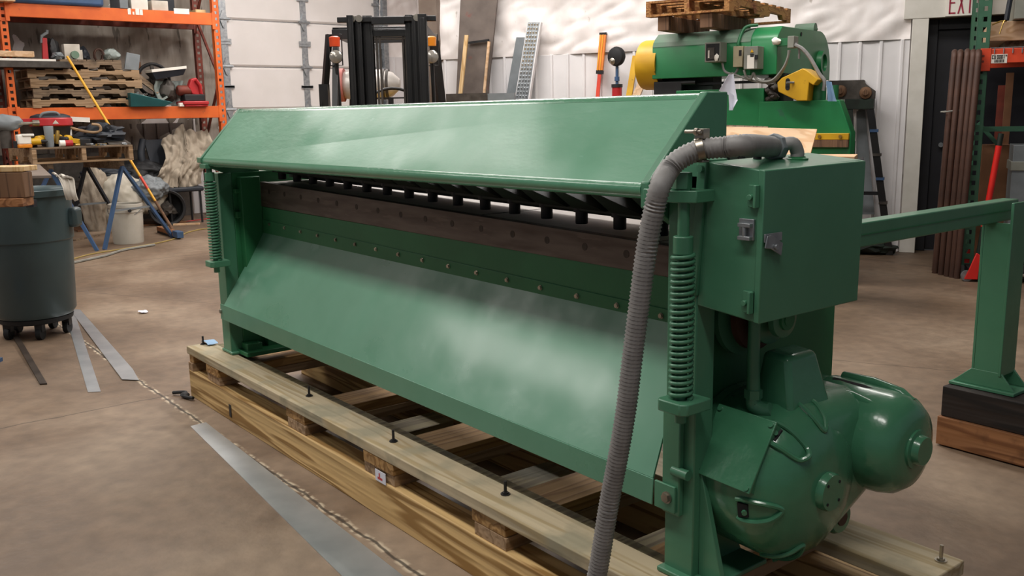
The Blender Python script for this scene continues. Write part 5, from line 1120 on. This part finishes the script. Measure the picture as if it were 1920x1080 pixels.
m = MB(FP); m.box(fp(1222, 160)[0], fp(1275, 160)[0], .03, .2, zm1-.08, zb-.02); m.obj('ram_guide', 'black_steel', pr2, bevel=.01)
m = MB(FP); m.box(U0, U1, .10, .14, fp(1330, 158)[2], fp(1330, 153)[2]); m.cyl((fp(1250, 152)[0], .05, fp(1250, 156)[2]), (fp(1300, 152)[0], .05, fp(1250, 156)[2]), .02); m.obj('tie_bar', 'black_steel', pr2)
m = MB(FP); 
for k in range(7):
    c = fp(1440+5*(k % 3), 152+6*k, .0); m.blob((c[0], .03, c[2]), (.035, .04, .028), .4, k, sub=2)
m.obj('linkage', 'rust_dark' if 0 else 'old_steel', pr2)
P = [(1457, 155), (1466, 146), (1505, 128), (1513, 132), (1534, 149), (1525, 160), (1517, 155), (1514, 189), (1494, 189), (1459, 172)]
m = MB(FP); m.prism([(fp(x, y, -.10)[0], fp(x, y, -.10)[2]) for x, y in P], 'v', -.10, .10); yg = m.obj('belt_guard', 'yellow_paint', pr2, bevel=.005)
A = fp(1477, 151, -.102); B = fp(1477, 165, -.102); m = MB(FP); m.box(A[0]-.016, A[0]+.016, -.103, -.10, B[2], A[2]); m.cyl((A[0], -.101, A[2]), (A[0], -.103, A[2]), .016); m.cyl((A[0], -.101, B[2]), (A[0], -.103, B[2]), .016); m.obj('slot', 'ink_black', yg)
m = MB(FP); A = fp(1480, 155, -.11); m.cyl((A[0]-.01, -.14, A[2]), (A[0]+.03, -.10, A[2]), .008); m.obj('bolt', 'galv', yg)
a = fp(1530, 160, .0); b = fp(1530, 190, .0); m = MB(FP); m.lathe((a[0]+.01, .05, b[2]), (0, 0, 1), [(0, .05), (a[2]-b[2]-.02, .05), (a[2]-b[2]+.03, .035)], 20); m.lathe((a[0]+.10, .1, b[2]), (0, 0, 1), [(0, .035), (a[2]-b[2], .035)], 16); m.obj('brake_cylinder', 'green_deep', pr2)
# electrics on the beam
def ebox(x0, y0, x1, y1, dp, mt, name):
    a = fp(x0, y1, -dp); b = fp(x1, y0, -dp); m = MB(FP); m.box(a[0], b[0], -dp, -.001, a[2], b[2]); return m.obj(name, mt, pr2, bevel=.003), a, b
o1, a, b = ebox(1321, 78, 1351, 117, .13, 'box_grey', 'switch_box')
m = MB(FP); m.box(a[0]+.012, b[0]-.008, -.133, -.128, a[2]+.012, b[2]-.012); m.obj('box_opening', 'ink_black', o1)
m = MB(FP); m.box(a[0]+.025, a[0]+.08, -.137, -.133, a[2]+.02, b[2]-.04); sw = m.obj('switchgear', 'old_steel', o1)
m = MB(FP); m.box(a[0]+.03, a[0]+.042, -.139, -.137, a[2]+.03, b[2]-.06); m.blob((a[0]+.10, -.14, a[2]+.03), (.018, .01, .03), .4, 2, sub=2); m.obj('wire_tag', 'exit_white', sw)
o2, a, b = ebox(1374, 86, 1393, 126, .10, 'beige_box', 'starter_box')
m = MB(FP); m.box(a[0]+.045, a[0]+.066, -.102, -.099, a[2]+.08, b[2]-.03); m.obj('window', 'ink_black', o2)
o3, a, b = ebox(1394, 86, 1421, 130, .13, 'box_grey', 'control_cabinet')
m = MB(FP); m.box(a[0]+.028, a[0]+.082, -.134, -.129, a[2]+.003, a[2]+.10); m.obj('paper_label', 'exit_white', o3)
m = MB(FP); m.prism([(a[0]+.05, b[2]-.045), (a[0]+.075, b[2]-.045), (a[0]+.062, b[2]-.02)], 'v', -.134, -.129); m.obj('warning_sticker', 'yellow_paint', o3)
m = MB(FP); m.box(a[0]+.05, a[0]+.078, -.134, -.129, b[2]-.078, b[2]-.056).box(b[0]-.02, b[0]+.004, -.14, -.129, a[2]+.07, a[2]+.10); m.obj('latch', 'ink_black', o3)
o4, a, b = ebox(1478, 67, 1489, 89, .10, 'box_grey', 'junction_box') if 0 else (None, None, None)
a = fp(1476, 90, -.04); b = fp(1489, 67, -.04); m = MB(FP); m.box(a[0], b[0], -.04, .06, a[2], b[2]); m.obj('junction_box', 'box_grey', pr2, bevel=.003)
m = MB(FP); m.box(U1-.0, a[0], -.02, .05, a[2]+.02, b[2]-.01); m.obj('junction_arm', 'green_deep', pr2); m = MB(FP); m.blob((U1+.0, -.03, (a[2]+b[2])/2+.01), (.035, .02, .025), .5, 3, sub=2); m.obj('taped_wire', 'exit_white', pr2)
def cable(pts, r, mt, nm='cable', v=-.05):
    m = MB(FP); m.tube(smooth([fp(x, y, v+(vv[0] if vv else 0)) for x, y, *vv in pts], 6), r, 7); m.obj(nm, mt, pr2)
cable([(1354, 118), (1358, 132), (1368, 138), (1378, 138), (1384, 128)], .009, 'conduit_grey')
cable([(1395, 131), (1399, 143), (1408, 148), (1413, 137), (1418, 148), (1432, 153), (1450, 149), (1468, 128), (1477, 108), (1479, 94)], .009, 'cable_grey', v=-.09)
cable([(1372, 137), (1400, 148), (1432, 155), (1455, 150), (1472, 124), (1481, 94)], .008, 'cable_grey', v=-.07)
cable([(1490, 84), (1505, 92), (1520, 110), (1536, 138), (1546, 152), (1544, 170)], .014, 'conduit_grey', v=-.02)
cable([(1491, 80), (1498, 92), (1498, 110)], .008, 'conduit_grey', v=.0)
m = MB(FP); A = fp(1386, 80, -.012); m.tube(smooth([(A[0], -.015, A[2]-.03), (A[0]-.005, -.015, zs-.01), (A[0]+.02, .04, zt+.03), (A[0]+.10, .10, zt+.05)], 5), .012, 8); m.obj('cable', 'green_deep', pr2)
# papers
def sheet(pts, name, mt, label, v=-.22, amp=.004):
    A, B, C_, D = [fp(x, y, v) for x, y in pts]
    m = MB(FP); m.cloth(lambda p, q_: A.lerp(B, p).lerp(D.lerp(C_, p), q_)+Vector((0, .03*math.sin(p*3), 0)), 8, 10, amp, 3, 2, .002); return tag(m.obj(name, mt), label, 'paper')
m = MB(FP); P = [(1370, 138), (1378, 146), (1383, 188), (1370, 208), (1366, 190), (1348, 170)]
sheet([(1366, 140), (1375, 138), (1383, 188), (1348, 170)], 'paper_note', 'paper', 'folded white paper hanging from a wire below the grey boxes', -.16)
sheet([(1366, 172), (1383, 188), (1374, 207), (1367, 207)], 'paper_note', 'paper', 'lower pointed flap of white paper beside the shear hood', -.17)
sheet([(1549, 152), (1559, 154), (1569, 190), (1552, 190)], 'paper_note', 'paper_blue', 'pale blue paper hanging right of the yellow belt guard', -.10)
# timber and pallet on top of the press
pc = CAM+ray(1367, 22)*6.75; FPP = Frame((pc.x, pc.y, 0), math.radians(17)); zP = zt+.026
def fq(x, y, v=0): return FPP.at(x, y, 'v', v)
for x0, x1, y0, y1, lab in ((1233, 1254, 37, 61, 'left squared timber lying on the green press under the pallet'), (1312, 1336, 29, 57, 'right squared timber lying on the green press under the pallet')):
    a = fq(x0, y1, .02); b = fq(x1, y0, .02); m = MB(FPP); m.box(a[0], b[0], .02, .80, zP, zP+.105); tag(m.obj('squared_timber', 'wood_brown', bevel=.003), lab, 'timber', 'squared timbers on the press')
a = fq(1211, 20, 0); v1_ = min(1.35, FPP.at(1500, 35, 'u', 0)[1])
rp = pallet(FPP, a[0], 0, 0, v1_, zP+.106, .115, 'reddish wooden pallet lying on top of the green press', mt='wood_red', along='v', boards=8)
zQ = zP+.106+.1155
a2 = fq(1312, 5, .2); b2 = fq(1385, 5, .2); m = MB(FPP); m.box(a2[0], min(b2[0], -.02), .2, .55, zQ, zQ+.17); tag(m.obj('blue_crate', 'blue_steel', bevel=.008), 'blue crate bottom on the pallet above the green press', 'crate')
m = MB(FPP); vc_ = v1_*.45
m.tube([(-.17+.12*math.cos(i*PI/8), vc_+.1*math.sin(i*PI/8), zQ+.010+.001*i) for i in range(26)], .008, 6); tag(m.obj('wire_coil', 'grey_plastic'), 'coil of grey wire on the far right part of the pallet on the press', 'coil')
# plywood behind the shear
FY = Frame(FP.w((0, -.55, 0)), WALL_ANG)
q = [FY.at(1325, 236, 'v', 0), FY.at(1532, 242, 'v', .0), FY.at(1516, 300, 'v', -.22), FY.at(1325, 300, 'v', -.22)]
m = MB(FY); m.slab([q[3], q[2], q[1], q[0]], (0, .0, -.014)); tag(m.obj('plywood_sheet', 'wood_ply'), 'pale pinkish plywood sheet tilted up between the shear and the press', 'board')
q2 = [FY.at(1300, 232, 'v', .03), FY.at(1440, 237, 'v', .03), FY.at(1440, 246, 'v', .0), FY.at(1300, 246, 'v', 0)]
m = MB(FY); m.slab([q2[3], q2[2], q2[1], q2[0]], (0, .02, -.002)); tag(m.obj('grey_board', 'wood_pallet'), 'narrow grey board behind the top edge of the plywood sheet', 'board')
tz = q[2][2]-.02
tt = thing('timber_table', FY.w((q[2][0], .1, 0)), 'rough timber bench behind the shear under the plywood', 'bench')
a = FY.at(1603, 296, 'v', -.25); m = MB(FY); m.box(a[0]-1.2, a[0], -.28, .06, a[2]-.05, a[2]+.01); m.obj('top', 'wood_ply', tt, bevel=.003)
for du in (.06, 1.1):
    for v in (-.24, .02): m = MB(FY); m.box(a[0]-du-.06, a[0]-du, v-.03, v+.03, 0, a[2]-.05); m.obj('leg', 'old_steel', tt)
c = FY.at(1612, 306, 'v', -.2); m = MB(FY); m.lathe((c[0]-.06, -.2, c[2]), (1, 0, 0), [(0, .03), (.05, .03), (.05, .04), (.08, .04), (.08, 0)], 16); m.obj('knob', 'rubber', tt)

# black steel stand right of the press
a = g(1668, 478); FS = Frame((a.x, a.y, 0), WALL_ANG); 
def fs(x, y, v=0): return FS.at(x, y, 'v', v)
st = thing('roller_stand', FS.w((-.3, .15, 0)), 'dark steel roller stand with splayed legs between press and door', 'stand')
zt2, zb2, zr2 = fs(1600, 152)[2], fs(1600, 186)[2], fs(1600, 205)[2]
uL, uR = fs(1552, 160)[0], fs(1642, 170)[0]
m = MB(FS); m.prism([(uL, zb2), (uR, zb2), (uR, zt2-.09), (uR-.08, zt2-.03), (uR-.10, zt2), (uL, zt2+.01)], 'v', -.02, .02); m.prism([(uL, zb2), (uR, zb2), (uR, zt2-.09), (uR-.08, zt2-.03), (uL, zt2)], 'v', .42, .45); m.box(uL, uR-.1, -.02, .45, zt2-.0, zt2+.008); m.obj('side_plate', 'old_steel', st, bevel=.002)
m = MB(FS); m.box(uL+.15, uR-.01, -.03, .44, zr2, zb2); m.obj('cross_rail', 'ram_dark', st, bevel=.003)
for x, y in ((1576, 171), (1623, 174)):
    c = fs(x, y, -.03); m = MB(FS); m.lathe((c[0], -.02, c[2]), (0, -1, 0), [(0, .052), (.02, .05), (.03, .03), (.04, .022), (.04, 0)], 22); m.obj('roller', 'wood_brown', st)
for (xt, xb, yb, v, mt) in ((1592, 1606, 478, .0, 'ram_dark'), (1632, 1668, 478, .0, 'mast_black'), (1560, 1580, 470, .4, 'black_steel'), (1610, 1655, 440, .42, 'mast_black')):
    A = fs(xt, 205, v); A.z = zr2; B = g(xb, yb) if v < .1 else g(xb, yb-10); B = FS.loc(B); B.z = 0; m = MB(FS); m.bar(A, B, .06, .05, (0, 1, 0)); m.obj('leg', mt, st, bevel=.002)
for y in (245, 290, 335, 380, 420):
    f = (y-205)/273; A = fs(1634+34*f, y, -.0); m = MB(FS); m.box(A[0]-.035, A[0]+.035, -.035, .06, A[2]-.012, A[2]+.012); m.obj('leg_bracket', 'blue_steel' if y % 2 else 'old_steel', st)
A = fs(1603, 362, .0); B = fs(1655, 362, 0); m = MB(FS); m.box(A[0], B[0], -.01, .02, A[2]-.015, A[2]+.015); m.obj('brace', 'black_steel', st)
q = [fs(1606, 206, .2), fs(1622, 206, .2), fs(1640, 402, .12), fs(1608, 402, .12)]
m = MB(FS); m.slab([q[3], q[2], q[1], q[0]], (0, .01, 0)); m.obj('hanging_plate', 'grey_plastic', st)
m = MB(FS); c = fs(1635, 468, .1); m.blob((c[0], .05, .05), (.22, .12, .06), .4, 5, sub=3); tag(m.obj('scrap_heap', 'ram_dark', ang=30), 'dark scrap on the floor under the steel roller stand', 'scrap')

# ------------------------------------------------------------------ exit sign
a = FW.at(1772, 31, 'v', -.07); b = FW.at(1846, 29, 'v', -.07); z0 = a[2]; z1 = z0+.24
ex = thing('exit_sign', FW.w(((a[0]+b[0])/2, -.07, z0)), 'white EXIT sign with dark red letters above the dark door', 'sign')
m = MB(FW); m.box(a[0], b[0]+.02, -.075, -.058, z0, z1); m.obj('plate', 'exit_white', ex, bevel=.002)
def letters(fr, word, u, z, h, w, gap, th, v, name, mt, parent):
    for ch in word:
        m = MB(fr); B = lambda x0, x1, z0_, z1_: m.box(u+x0*w, u+x1*w, v-.002, v+.001, z+z0_*h, z+z1_*h)
        s = th/w; q_ = th/h
        if ch == 'E': B(0, s, 0, 1); B(0, 1, 0, q_); B(0, 1, 1-q_, 1); B(0, .85, .5-q_/2, .5+q_/2)
        elif ch == 'I': B(.5-s/2, .5+s/2, 0, 1)
        elif ch == 'T': B(.5-s/2, .5+s/2, 0, 1); B(0, 1, 1-q_, 1)
        elif ch == 'X':
            for p0, p1 in ((0, 1), (1, 0)):
                x0 = p0*(1-s)*w; x1 = p1*(1-s)*w; m.hexa([(u+x0, v-.002, z), (u+x0+th, v-.002, z), (u+x0+th, v+.001, z), (u+x0, v+.001, z), (u+x1, v-.0021, z+h), (u+x1+th, v-.0021, z+h), (u+x1+th, v+.001, z+h), (u+x1, v+.001, z+h)])
        elif ch in 'CG': B(0, s, 0, 1); B(0, 1, 0, q_); B(0, 1, 1-q_, 1); 
        elif ch in 'U': B(0, s, 0, 1); B(1-s, 1, 0, 1); B(0, 1, 0, q_)
        elif ch in '0O': B(0, s, 0, 1); B(1-s, 1, 0, 1); B(0, 1, 0, q_); B(0, 1, 1-q_, 1)
        elif ch == '8': B(0, s, 0, 1); B(1-s, 1, 0, 1); B(0, 1, 0, q_); B(0, 1, 1-q_, 1); B(0, 1, .5-q_/2, .5+q_/2)
        elif ch in '17': B(.5-s/2, .5+s/2, 0, 1); B(.2, .5, 1-q_, 1)
        elif ch == '"': B(.1, .1+s, .6, 1); B(.6, .6+s, .6, 1)
        if ch == ' ': u += w*.5; continue
        m.obj(name, mt, parent); u += (w*.5 if ch in 'I' and 0 else w)+gap
lu = FW.at(1779, 20, 'v', -.077)[0]; lw = FW.at(1791, 20, 'v', -.077)[0]-lu
letters(FW, 'EXIT', lu, z0+.018, .18, lw*1.05, lw*.30, .012, -.0765, 'letter', 'exit_red', ex)

# ------------------------------------------------------------------ green racking at the right
rb = g(1811, 516); FRR = Frame((rb.x, rb.y, 0), WALL_ANG)
def fr_(x, y, v=0): return FRR.at(x, y, 'v', v)
t = thing('pallet_rack', (rb.x, rb.y, 0), 'green post pallet racking with an orange-red beam at the right edge', 'rack'); rr = t
upright(FRR, -.045, 0, .09, .07, 3.0, rr, 'rack_green', .075); upright(FRR, -.045, .95, .09, .07, 3.0, rr, 'rack_green', .075)
upright(FRR, 2.3, 0, .09, .07, 3.0, rr, 'rack_green', .075)
a = fr_(1850, 119, -.02); b = fr_(1850, 92, -.02); zB0, zB1 = a[2], b[2]
m = MB(FRR); m.box(.045, 2.3, -.012, .04, zB0, zB1); bm_ = m.obj('beam', 'red_orange', rr, bevel=.004)
m = MB(FRR); m.box(-.012, .06, -.02, .05, zB0-.055, zB1+.005); m.obj('beam_bracket', 'red_orange', bm_, bevel=.003)
for dz in (.035, .075): m = MB(FRR); m.cyl((.008, -.0215, zB0+dz-.02), (.008, -.0195, zB0+dz-.02), .009, 8); m.obj('rivet', 'rust_dark', bm_)
m = MB(FRR); m.box(.045, 2.3, .95, 1.0, zB0, zB1); m.obj('beam', 'red_orange', rr)
m = MB(FRR)
for k in range(26): m.cyl((.08+k*.06, -.02, zB1-.012), (.08+k*.06, 1.0, zB1+.006), .004, 6); m.cyl((.08+k*.06, -.018, zB1-.035), (.08+k*.06, -.018, zB1), .004, 6)
for v in (.0, .2, .4, .6, .8, .98): m.cyl((.05, v, zB1+.006), (1.6, v, zB1+.006), .004, 6)
m.obj('wire_deck', 'galv', rr)
a = fr_(1858, 119, -.0125); b = fr_(1889, 101, -.0125); m = MB(FRR); m.box(a[0], b[0], -.0145, -.012, a[2], b[2]); lb = m.obj('bar_code_label', 'exit_white', rr)
lw = (b[0]-a[0]); letters(FRR, 'CU 0001"', a[0]+.004, a[2]+(b[2]-a[2])*.52, (b[2]-a[2])*.40, lw*.105, lw*.025, .0035, -.016, 'print', 'ink_black', lb)
for k in range(9): m = MB(FRR); m.box(a[0]+lw*.2+k*lw*.07, a[0]+lw*.2+k*lw*.07+.0035+.001*(k % 3), -.0165, -.0145, a[2]+.006, a[2]+(b[2]-a[2])*.42); m.obj('bar', 'ink_black', lb)
for z0_, z1_, s_ in ((.15, .75, 1), (.75, 1.55, 0)):
    m = MB(FRR); m.bar((0, .05 if s_ else .95, z0_), (0, .95 if s_ else .05, z1_), .03, .03); m.obj('brace', 'rack_green', rr)
m = MB(FRR); zc_ = fr_(1860, 242, .5)[2]; m.box(.0, 2.2, .5, .53, zc_-.02, zc_+.02); m.obj('cross_rail', 'rack_green', rr)
A = fr_(1850, 215, .9); m = MB(FRR); m.bar((.04, .6, 1.15), (.75, .6, .35), .03, .03); m.obj('brace', 'rack_green', rr)
# load on the racking
ZL = zB1+.012
m = MB(FRR); a = fr_(1856, 60, .15); m.box(a[0], 1.6, .12, .95, ZL+.05, ZL+.19); tag(m.obj('timber_bearer', 'wood_ply', bevel=.004), 'pale timber bearer above the orange-red beam at the right edge', 'timber')
m = MB(FRR); m.box(.16, .9, .2, .8, ZL, ZL+.05); tag(m.obj('timber_bearer', 'wood_pallet', bevel=.004), 'dark low bearer under the pale timber on the right racking', 'timber')
a = fr_(1899, 66, .02); m = MB(FRR); m.box(a[0], a[0]+.5, .02, .6, ZL+.195, ZL+.75); tag(m.obj('grey_cabinet', 'box_grey', bevel=.006), 'grey cabinet at the top right corner on the racking', 'cabinet')
m = MB(FRR); m.tube(smooth([fr_(1898, -20, .05), fr_(1892, 10, .04), fr_(1887, 38, .03)], 5), .018, 8); c_ = tag(m.obj('power_cable', 'navy'), 'black cable with bare wire ends hanging left of the grey cabinet', 'cable')
for e in ((1860, 47), (1866, 44), (1874, 64)):
    m = MB(FRR); m.tube(smooth([fr_(1887, 40, .03), fr_((1887+e[0])/2+2, 40, .02), fr_(e[0], e[1], .02)], 4), .005, 6); m.obj('bare_wire', 'brass', c_) if 0 else tag(m.obj('bare_wire', 'brass'), {1860: 'longest bare brass wire end reaching left towards the green post', 1866: 'upper bare brass wire end left of the grey cabinet', 1874: 'bare wire end hanging down below the black cable'}[e[0]], 'wire')
# under the beam
for (x0, x1, y0, y1, v, mt, lab) in ((1872, 1886, 160, 300, .8, 'rust_dark', 'left rust red plank standing inside the right racking'), (1889, 1903, 120, 380, .75, 'cardboard', 'brown board standing in the middle of the right racking')):
    a = fr_(x0, y0, v); b = fr_(x1, y0, v); m = MB(FRR); m.box(a[0], b[0], v, v+.03, 0, min(a[2], zB0-.05)); tag(m.obj('standing_board', mt), lab, 'board')
a = fr_(1842, 255, .6); b = fr_(1885, 255, .6); m = MB(FRR); m.box(a[0], b[0]+.05, .58, .8, 0, fr_(1860, 272, .6)[2]); tag(m.obj('cardboard_box', 'cardboard', bevel=.005), 'tall brown carton standing behind the red handle in the racking', 'box')
a = fr_(1896, 303, .15); m = MB(FRR); zt3 = fr_(1900, 272, .15)[2]; cbx = thing('metal_cabinet', FRR.w((a[0]+.2, .3, 0)), 'silver metal cabinet low in the racking at the right edge', 'cabinet')
m.box(a[0]+.01, a[0]+.42, .16, .5, .1, zt3); m.obj('body', 'grey_plastic', cbx, bevel=.004); m = MB(FRR); z_ = fr_(1900, 303, .15)[2]; m.box(a[0], a[0]+.43, .15, .51, z_-.07, z_+.0); m.obj('band', 'box_grey', cbx, bevel=.004); m = MB(FRR); m.box(a[0]+.01, a[0]+.42, .16, .5, 0, .1); m.obj('plinth', 'black_steel', cbx)
# floor jack
A = g(1818, 528); FJ = Frame((A.x, A.y, 0), WALL_ANG+.1); fj = thing('floor_jack', (A.x+.1, A.y, 0), 'red and black floor jack with a long red handle by the green post', 'jack')
m = MB(FJ); m.box(0, .55, .0, .30, .03, .09); m.obj('chassis', 'black_steel', fj, bevel=.006)
m = MB(FJ); m.prism([(-.04, .02), (.05, .02), (.06, .20), (.03, .22), (-.01, .10)], 'v', -.02, .0); m.prism([(-.04, .02), (.05, .02), (.06, .20), (.03, .22), (-.01, .10)], 'v', .30, .32); m.obj('side_arm', 'red_bright', fj, bevel=.004)
for v in (-.0, .27): m = MB(FJ); m.cyl((-.02, v, .04), (-.02, v+.04, .04), .04); m.obj('wheel', 'galv', fj)
m = MB(FJ); m.cyl((.12, -.01, .06), (.42, -.01, .06), .012); m.obj('axle', 'bright_bolt', fj)
m = MB(FJ); m.blob((.22, .14, .16), (.14, .1, .09), .4, 9, sub=3); m.obj('pump', 'ram_dark', fj)
def fj_(x, y): return FJ.at(x, y, 'v', .15)
p0, p1, p2 = fj_(1836, 470), fj_(1854, 375), fj_(1873, 273)
hp = p2+(p1-p2)*((p2[2]-.15)/(p2[2]-p1[2])); hm = p2+(p1-p2)*1.5; m = MB(FJ); m.cyl(hm, p2, .022); m.obj('handle', 'red_bright', fj); m = MB(FJ); m.cyl(hp, hm, .020); m.obj('handle_socket', 'ram_dark', fj)
m = MB(FJ); m.cyl(p2, p2+(p2-p1)*.22, .020); m.obj('grip', 'ram_dark', fj)
# red bottle jack and sawn blocks at the right edge
a = g(1908, 500); FX = Frame((a.x, a.y, 0), WALL_ANG); m = MB(FX); h_ = FX.at(1908, 448, 'v', .3)[2]; rc = thing('red_stand', FX.w((.05, .3, 0)), 'red steel stand just right of the pedestal at the frame edge', 'stand')
m.cyl((.02, .3, .05), (.03, .3, h_), .045, 14, .03); m.obj('column', 'red_bright', rc); m = MB(FX); m.bar((.02, .29, h_-.12), (.4, .22, h_-.14), .02, .04); m.obj('arm', 'red_bright', rc); m = MB(FX); m.box(-.1, .3, .2, .45, 0, .05); m.obj('foot', 'red_bright', rc)
for k, lab in enumerate(('lowest sawn timber block at the right edge behind the pedestal', 'middle sawn timber block at the right edge behind the pedestal', 'upper sawn timber block at the right edge, set further right')):
    m = MB(FX); m.box(-.07+(.09 if k == 2 else 0), .7, -.18, .02, .002+k*.105, .104+k*.105); tag(m.obj('timber_block', 'wood_ply', bevel=.004), lab, 'block')
m = MB(FX); m.bar((-.06, .10, .30), (.5, -.1, .46), .06, .10); tag(m.obj('timber_offcut', 'wood_brown', bevel=.003), 'brown offcut leaning on the sawn timber blocks at the right', 'timber')

# bundle of brown hairpin tubes beside the green post
tops = [(1788, 97), (1799, 97), (1812, 96), (1823, 97), (1833, 97)]; bots = [(1753, 512), (1764, 515), (1775, 518), (1785, 520), (1794, 522)]
labs = ['leftmost of the five brown tubes by the door', 'second from the left of the five brown tubes by the door', 'middle one of the five brown tubes by the door', 'fourth from the left of the five brown tubes by the door', 'brown tube nearest the green rack post']
for (xt, yt), (xb, yb), lab in zip(tops, bots, labs):
    B = g(xb, yb); fB = Frame((B.x, B.y, 0), WALL_ANG); A = fB.at(xt+2, yt+10, 'v', .05); Aw = fB.w(A); d_ = Vector(fB.v)
    Q = [B+Vector((0, 0, .0)), B.lerp(Aw, .5), Aw, Aw+Vector((0, 0, .035))+d_*.03, Aw+Vector((0, 0, .035))+d_*.09, Aw+d_*.12, B.lerp(Aw, .5)+d_*.12, B+d_*.12]
    Q2 = [Q[0], Q[1], Q[2]]+smooth(Q[2:6], 5)[1:]+[Q[6], Q[7]]
    m = MB(); m.tube(Q2, .0225, 12); tag(m.obj('hairpin_tube', 'pipe_brown'), lab, 'tube', 'brown hairpin tubes')
A = g(1753, 512); fB = Frame((A.x, A.y, 0), WALL_ANG); a = fB.at(1773, 210, 'v', -.0); b = fB.at(1824, 203, 'v', .0); m = MB(fB)
m.tube([a+Vector((-.01, -.03, 0)), a.lerp(b, .5)+Vector((0, -.03, .0)), b+Vector((.02, -.03, 0)), b+Vector((.03, .16, 0)), a+Vector((-.03, .18, 0)), a+Vector((-.01, -.03, 0))], .006, 6); tag(m.obj('tie_strap', 'cable_grey'), 'thin grey strap tied round the brown tubes', 'strap')
for o in bpy.data.objects:
    if '_o' in o: del o['_o']
